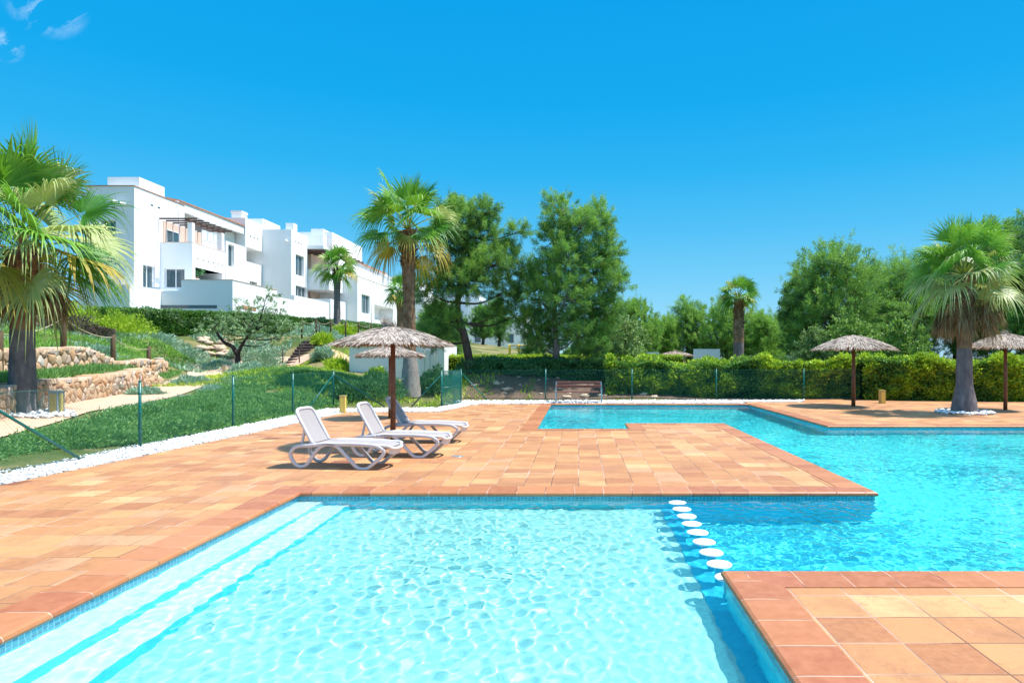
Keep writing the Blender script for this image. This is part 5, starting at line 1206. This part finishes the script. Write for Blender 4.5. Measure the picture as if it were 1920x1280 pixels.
    # broad-leaved bushes and small trees beyond the hedge
    for i,(lab,px,Y,w,t0,b0,mt) in enumerate([('pale olive-leaved bush right of the bench pine',1172,38,48,588,678,'broad_leaf'),('yellow-green bush behind the left parasol of the right terrace',1590,36,62,590,690,'hedge_light'),('pale green bush left of the large parasol canopy on the right terrace',1530,37,30,618,690,'broad_leaf'),('bright green bush below the broad pine beside the right palm',1680,34,46,600,690,'hedge_light'),('small pale bush between the pine trunks',1090,46,40,640,690,'shrub_shade'),('dark low bush behind the right end of the bench',1075,40,22,660,690,'hedge_dark'),('light bush behind the hedge between the pine trunks',1000,40,26,640,672,'broad_leaf'),('dark low tree seen right of the small pool house',850,48,30,625,672,'hedge_light')]):
        s_=Y/F; top=H-(t0-CY)*s_; bot=.3; hw=w*s_; lob=auto_lobes(hw,top,bot,8,400+i)
        pine(lab,PX(px,Y),Y,0,[(0,0,-.2),(.05,0,top*.3),(0,0,top*.8)],.10,lob,[mt],500+i,30,36,(.10,.2),.085,.32,kind='bush',cat='bush',up=.1,group='bushes beyond the hedge',bark='olive_bark')
    # olive tree
    Y=37.5; x=PX(446,Y); z=z1(x,Y); s_=Y/F
    def L(px,py,r,dy=0,w=1): return ((px-446)*s_,dy,(H-(py-CY)*s_)-z,r*s_,r*s_,r*s_*.8,w)
    lob=[L(405,608,30),L(440,600,34,.4),L(480,606,34,-.3),L(515,612,30,.3),L(545,618,22,0,.7),L(385,622,20,.3,.6),L(490,575,24,.2,.6),L(500,553,15,0,.35),L(465,578,18,.3,.4),L(520,580,16,0,.35),L(470,630,24,-.4,.7),L(425,628,20,.5,.6),L(440,570,10,0,.15),L(515,635,20,.3,.6)]
    pine('old olive tree with dark forked trunk on the bank left of the stairs',x,Y,z,[(0,0,-.3),(0,0,.4),(.05,0,.75),(.35,.1,1.4),(.9,.2,2.0)],.17,lob,['olive_leaf'],600,30,34,(.06,.13),.05,.26,kind='olive_tree',cat='olive tree',bark='olive_bark',up=.2)
    o=[o for o in bpy.data.objects if o.name=='olive_tree'][0]; mb=MB(); mb.tube(catmull([(0,0,.55),(-.35,.05,1.05),(-.9,.1,1.35),(-1.3,.1,1.9)],4),list(np.linspace(.15,.06,13)),8); link('limb',mb.me('limb','olive_bark'),o)
# ---------------------------------------------------------------- hedges
def hedge(name,label,path,w,zb,zt_,mats,n,leaf=(.08,.16),lw=.06,seed=0,bump_=.12,cat='hedge',core=True):
    """path [(x,y)], zb/zt_ functions of the path fraction"""
    rs=np.random.default_rng(seed); P=np.array(path,float); seg=np.hypot(*np.diff(P,axis=0).T); s=np.concatenate([[0],np.cumsum(seg)]); Lg=s[-1]
    t=thing(name,label,cat,(0,0,0))
    def pt(u): return np.interp(u,s,P[:,0]),np.interp(u,s,P[:,1])
    u=rs.random(n)*Lg; x,y=pt(u); x2,y2=pt(np.minimum(u+.05,Lg)); x1_,y1_=pt(np.minimum(u+.05,Lg)-.05); dx,dy=x2-x1_,y2-y1_; l=np.hypot(dx,dy); nx,ny=dy/l,-dx/l
    face=rs.random(n); top=face<.30; side=np.where(rs.random(n)<.8,1,-1)
    v=np.where(top,rs.uniform(-1,1,n),side*rs.uniform(.75,1.0,n)); b=zb(u/Lg); tt=zt_(u/Lg); hz=np.where(top,rs.uniform(.9,1.0,n),rs.random(n))
    nz=np.array([noise.noise(Vector((a*.9,c*.9+seed,d*1.3))) for a,c,d in zip(u,v*.7,hz*(tt-b))])+.6*np.array([noise.noise(Vector((a*2.6,c*2.6+seed,d*3))) for a,c,d in zip(u,v*.7,hz*(tt-b))])
    v=v*(1+nz*bump_*1.6/w); z=b+(tt-b)*hz+np.where(top,nz*bump_*1.6,0); x=x+nx*v*w/2; y=y+ny*v*w/2
    D=np.stack([nx*np.sign(v)*np.where(top,.2,.9)+rs.normal(0,.7,n),ny*np.sign(v)*np.where(top,.2,.9)+rs.normal(0,.7,n),np.where(top,.9,.35)+rs.normal(0,.5,n)],1)
    global rng; sv=rng; rng=rs; V,Fq=diamonds(np.stack([x,y,z],1),D,rs.uniform(*leaf,n),lw,.5); rng=sv
    mi=np.clip((nz*1.5+rs.normal(0,.35,n)+.5)*len(mats),0,len(mats)-1).astype(int)  # painted shade: hollows of the hedge surface take the darker leaf materials
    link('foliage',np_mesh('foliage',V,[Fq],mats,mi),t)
    if core:  # solid near-black filler added inside so the hedge is not see-through
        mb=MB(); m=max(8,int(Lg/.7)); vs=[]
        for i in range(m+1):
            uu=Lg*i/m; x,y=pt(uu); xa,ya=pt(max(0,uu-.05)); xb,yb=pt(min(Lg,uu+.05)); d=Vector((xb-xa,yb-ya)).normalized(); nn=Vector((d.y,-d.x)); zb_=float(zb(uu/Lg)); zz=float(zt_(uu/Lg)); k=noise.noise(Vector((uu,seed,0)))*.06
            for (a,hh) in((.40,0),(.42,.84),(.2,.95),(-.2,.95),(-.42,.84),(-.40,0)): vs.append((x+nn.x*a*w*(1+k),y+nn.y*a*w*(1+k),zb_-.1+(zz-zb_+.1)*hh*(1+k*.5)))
        mb.add(vs,[(6*i+k,6*i+6+k,6*i+6+(k+1)%6,6*i+(k+1)%6) for i in range(m) for k in range(6)]+[(0,1,2,3,4,5),tuple(6*m+k for k in range(5,-1,-1))]); link('dark_core',mb.me('dark_core','leaf_core'),t)
    return t
def shrub(name,label,x,y,r,h,mat,n,leaf=(.07,.15),lw=.03,seed=0,cat='shrub',up=.5,group=None,z=None,elong=1.0):
    global rng
    rs=np.random.default_rng(seed+900); z=z1(x,y) if z is None else z; t=thing(name,label,cat,(x,y,z),0,group)
    dd=rs.normal(size=(n,3)); dd[:,2]=np.abs(dd[:,2]); dd/=np.linalg.norm(dd,axis=1)[:,None]
    nz=np.array([noise.noise(Vector(tuple(v*2.2))+Vector((seed*7,0,0))) for v in dd]); rr=(rs.random(n)**.3)*(1+.45*nz)
    P=dd*rr[:,None]*np.array([r*elong,r,h]); D=dd+rs.normal(0,.45,(n,3))+np.array([0,0,up]); sv=rng; rng=rs; V,Fq=diamonds(P-D*.03,D,rs.uniform(*leaf,n),lw,.45); rng=sv
    link('foliage',np_mesh('foliage',V,[Fq],[mat]),t)
    mb=MB(); 
    for k in range(5): a=k*1.26; mb.tube([(0,0,-.1),(r*.3*math.cos(a),r*.3*math.sin(a),h*.35),(r*.55*elong*math.cos(a),r*.55*math.sin(a),h*.6)],[.025,.02,.01],4)
    link('stem',mb.me('stem','olive_bark'),t)
def build_hedges():
    lerp=lambda a,b:(lambda u:a+(b-a)*np.asarray(u))
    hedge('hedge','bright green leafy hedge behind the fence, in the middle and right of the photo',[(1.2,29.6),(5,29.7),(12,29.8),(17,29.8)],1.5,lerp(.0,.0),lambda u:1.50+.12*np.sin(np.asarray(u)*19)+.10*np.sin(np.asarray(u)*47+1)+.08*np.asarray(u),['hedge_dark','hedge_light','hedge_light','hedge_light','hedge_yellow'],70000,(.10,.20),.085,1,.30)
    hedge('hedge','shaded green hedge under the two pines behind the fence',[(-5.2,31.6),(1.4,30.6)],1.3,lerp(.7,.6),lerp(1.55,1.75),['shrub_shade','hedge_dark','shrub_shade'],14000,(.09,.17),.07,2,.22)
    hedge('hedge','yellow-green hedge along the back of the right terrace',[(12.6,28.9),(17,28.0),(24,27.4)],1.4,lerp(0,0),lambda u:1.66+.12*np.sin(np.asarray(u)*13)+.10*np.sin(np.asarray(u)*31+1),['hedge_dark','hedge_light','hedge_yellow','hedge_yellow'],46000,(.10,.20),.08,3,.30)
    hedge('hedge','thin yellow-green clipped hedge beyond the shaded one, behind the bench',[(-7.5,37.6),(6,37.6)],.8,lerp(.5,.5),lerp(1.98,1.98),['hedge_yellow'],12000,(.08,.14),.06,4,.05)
    # clipped dark hedge below the building
    zz=lambda u:np.interp(u,[0,.3,.55,.8,1],[ZP(578,40),ZP(581,44.5),ZP(592,50.5),ZP(604,60),ZP(612,70)])
    zb_=lambda u:zz(u)-np.interp(u,[0,.55,1],[1.75,1.35,1.1])
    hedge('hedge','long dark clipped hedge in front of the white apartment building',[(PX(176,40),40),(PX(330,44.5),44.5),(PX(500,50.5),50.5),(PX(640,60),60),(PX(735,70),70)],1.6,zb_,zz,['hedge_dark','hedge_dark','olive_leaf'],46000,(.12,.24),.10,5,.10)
    # bushes at left behind the palm
    sp=[('yellow_shrub','bright yellow-green bush behind the left palm, at the end of the dark hedge',225,610,37,48,42,'hedge_yellow'),('yellow_shrub','tall yellow-green bush directly right of the left palm trunk',130,610,36,52,52,'hedge_yellow'),
        ('purple_shrub','dark purplish twiggy shrub below the tall yellow-green bush',120,640,33.5,50,36,'purple_leaf'),('purple_shrub','dark twiggy shrub beside the middle rope post',178,632,34.5,30,20,'purple_leaf'),
        ('lavender_shrub','silvery blue shrub between the first and second rope posts',140,640,29,14,16,'silver_leaf'),('lavender_shrub','silvery shrub left of the second rope post',190,652,30,22,20,'silver_leaf'),('lavender_shrub','silvery shrub between the second and third rope posts',243,678,27.5,20,13,'silver_leaf'),
        ('silver_shrub','wide silvery green shrub below the dark hedge, left part',345,664,41,42,34,'silver_leaf'),('silver_shrub','low silvery green mound at the left foot of the olive bank',290,650,38,42,22,'silver_leaf'),
        ('silver_shrub','large silvery shrub directly left of the garden stairs',490,686,40,36,40,'silver_leaf'),('silver_shrub','silvery shrub under the olive tree on the bank',462,660,43,30,26,'silver_leaf'),('silver_shrub','silvery shrub to the right of the garden stairs',606,690,40,20,20,'silver_leaf'),
        ('silver_shrub','pale shrub above the stairs behind the rope fence',590,632,50,40,18,'silver_leaf'),('silver_shrub','pale silvery mound beside the small path bollard',465,700,33,34,18,'silver_leaf'),('silver_shrub','pale mound right behind the small path bollard',410,688,38,30,14,'silver_leaf'),
        ('silver_shrub','low silvery shrub on the near edge of the footpath',275,742,22.5,30,14,'silver_leaf'),('silver_shrub','low silvery shrub where the grass meets the footpath, farther up',360,718,27,34,14,'silver_leaf'),
        ('flowering_shrub','bright yellow-green bush under the large parasol, left of the pool house',635,680,37,26,20,'hedge_yellow'),('flowering_shrub','green and yellow bush above the path right of the stairs',606,655,44,22,22,'hedge_yellow'),('flowering_shrub','round yellow-green bush above the rope fence',648,625,52,24,22,'hedge_yellow'),
        ('flowering_shrub','bright leafy plant in front of the pool house, left of the parasol pole',705,700,32,24,26,'hedge_yellow'),('flowering_shrub','leafy plant in front of the pool house, right of the tall palm trunk',808,698,32,20,20,'hedge_light'),
        ('dark_shrub','dark green shrub in the shade left of the tall palm trunk',700,738,27,55,44,'shrub_shade'),('dark_shrub','dark green shrub in the shade right of the tall palm trunk',815,738,29,34,42,'shrub_shade'),('dark_shrub','bluish green shrub behind the corner of the fence',650,752,26,28,34,'shrub_shade'),
        ('dark_shrub','green shrub right of the gate under the left pine',905,700,31.5,44,26,'shrub_shade'),('dark_shrub','green shrub at the foot of the right pine',985,700,31,40,22,'shrub_shade')]
    for i,(nm,lab,px,pb,Y,w,h,mt) in enumerate(sp):
        x=PX(px,Y); z=min(z1(x,Y),9) if Y<60 else None; zpx=ZP(pb,Y); s_=Y/F; n=int(1400+w*45)
        shrub(nm,lab,x,Y,w*s_,h*s_*1.05,mt,n,(.05+.0018*Y,.10+.004*Y),.02+.0009*Y,i,z=max(z1(x,Y)-.05,zpx-.6) if zpx<z1(x,Y) else z1(x,Y)-.05)
build_palms(); build_pines(); build_hedges()
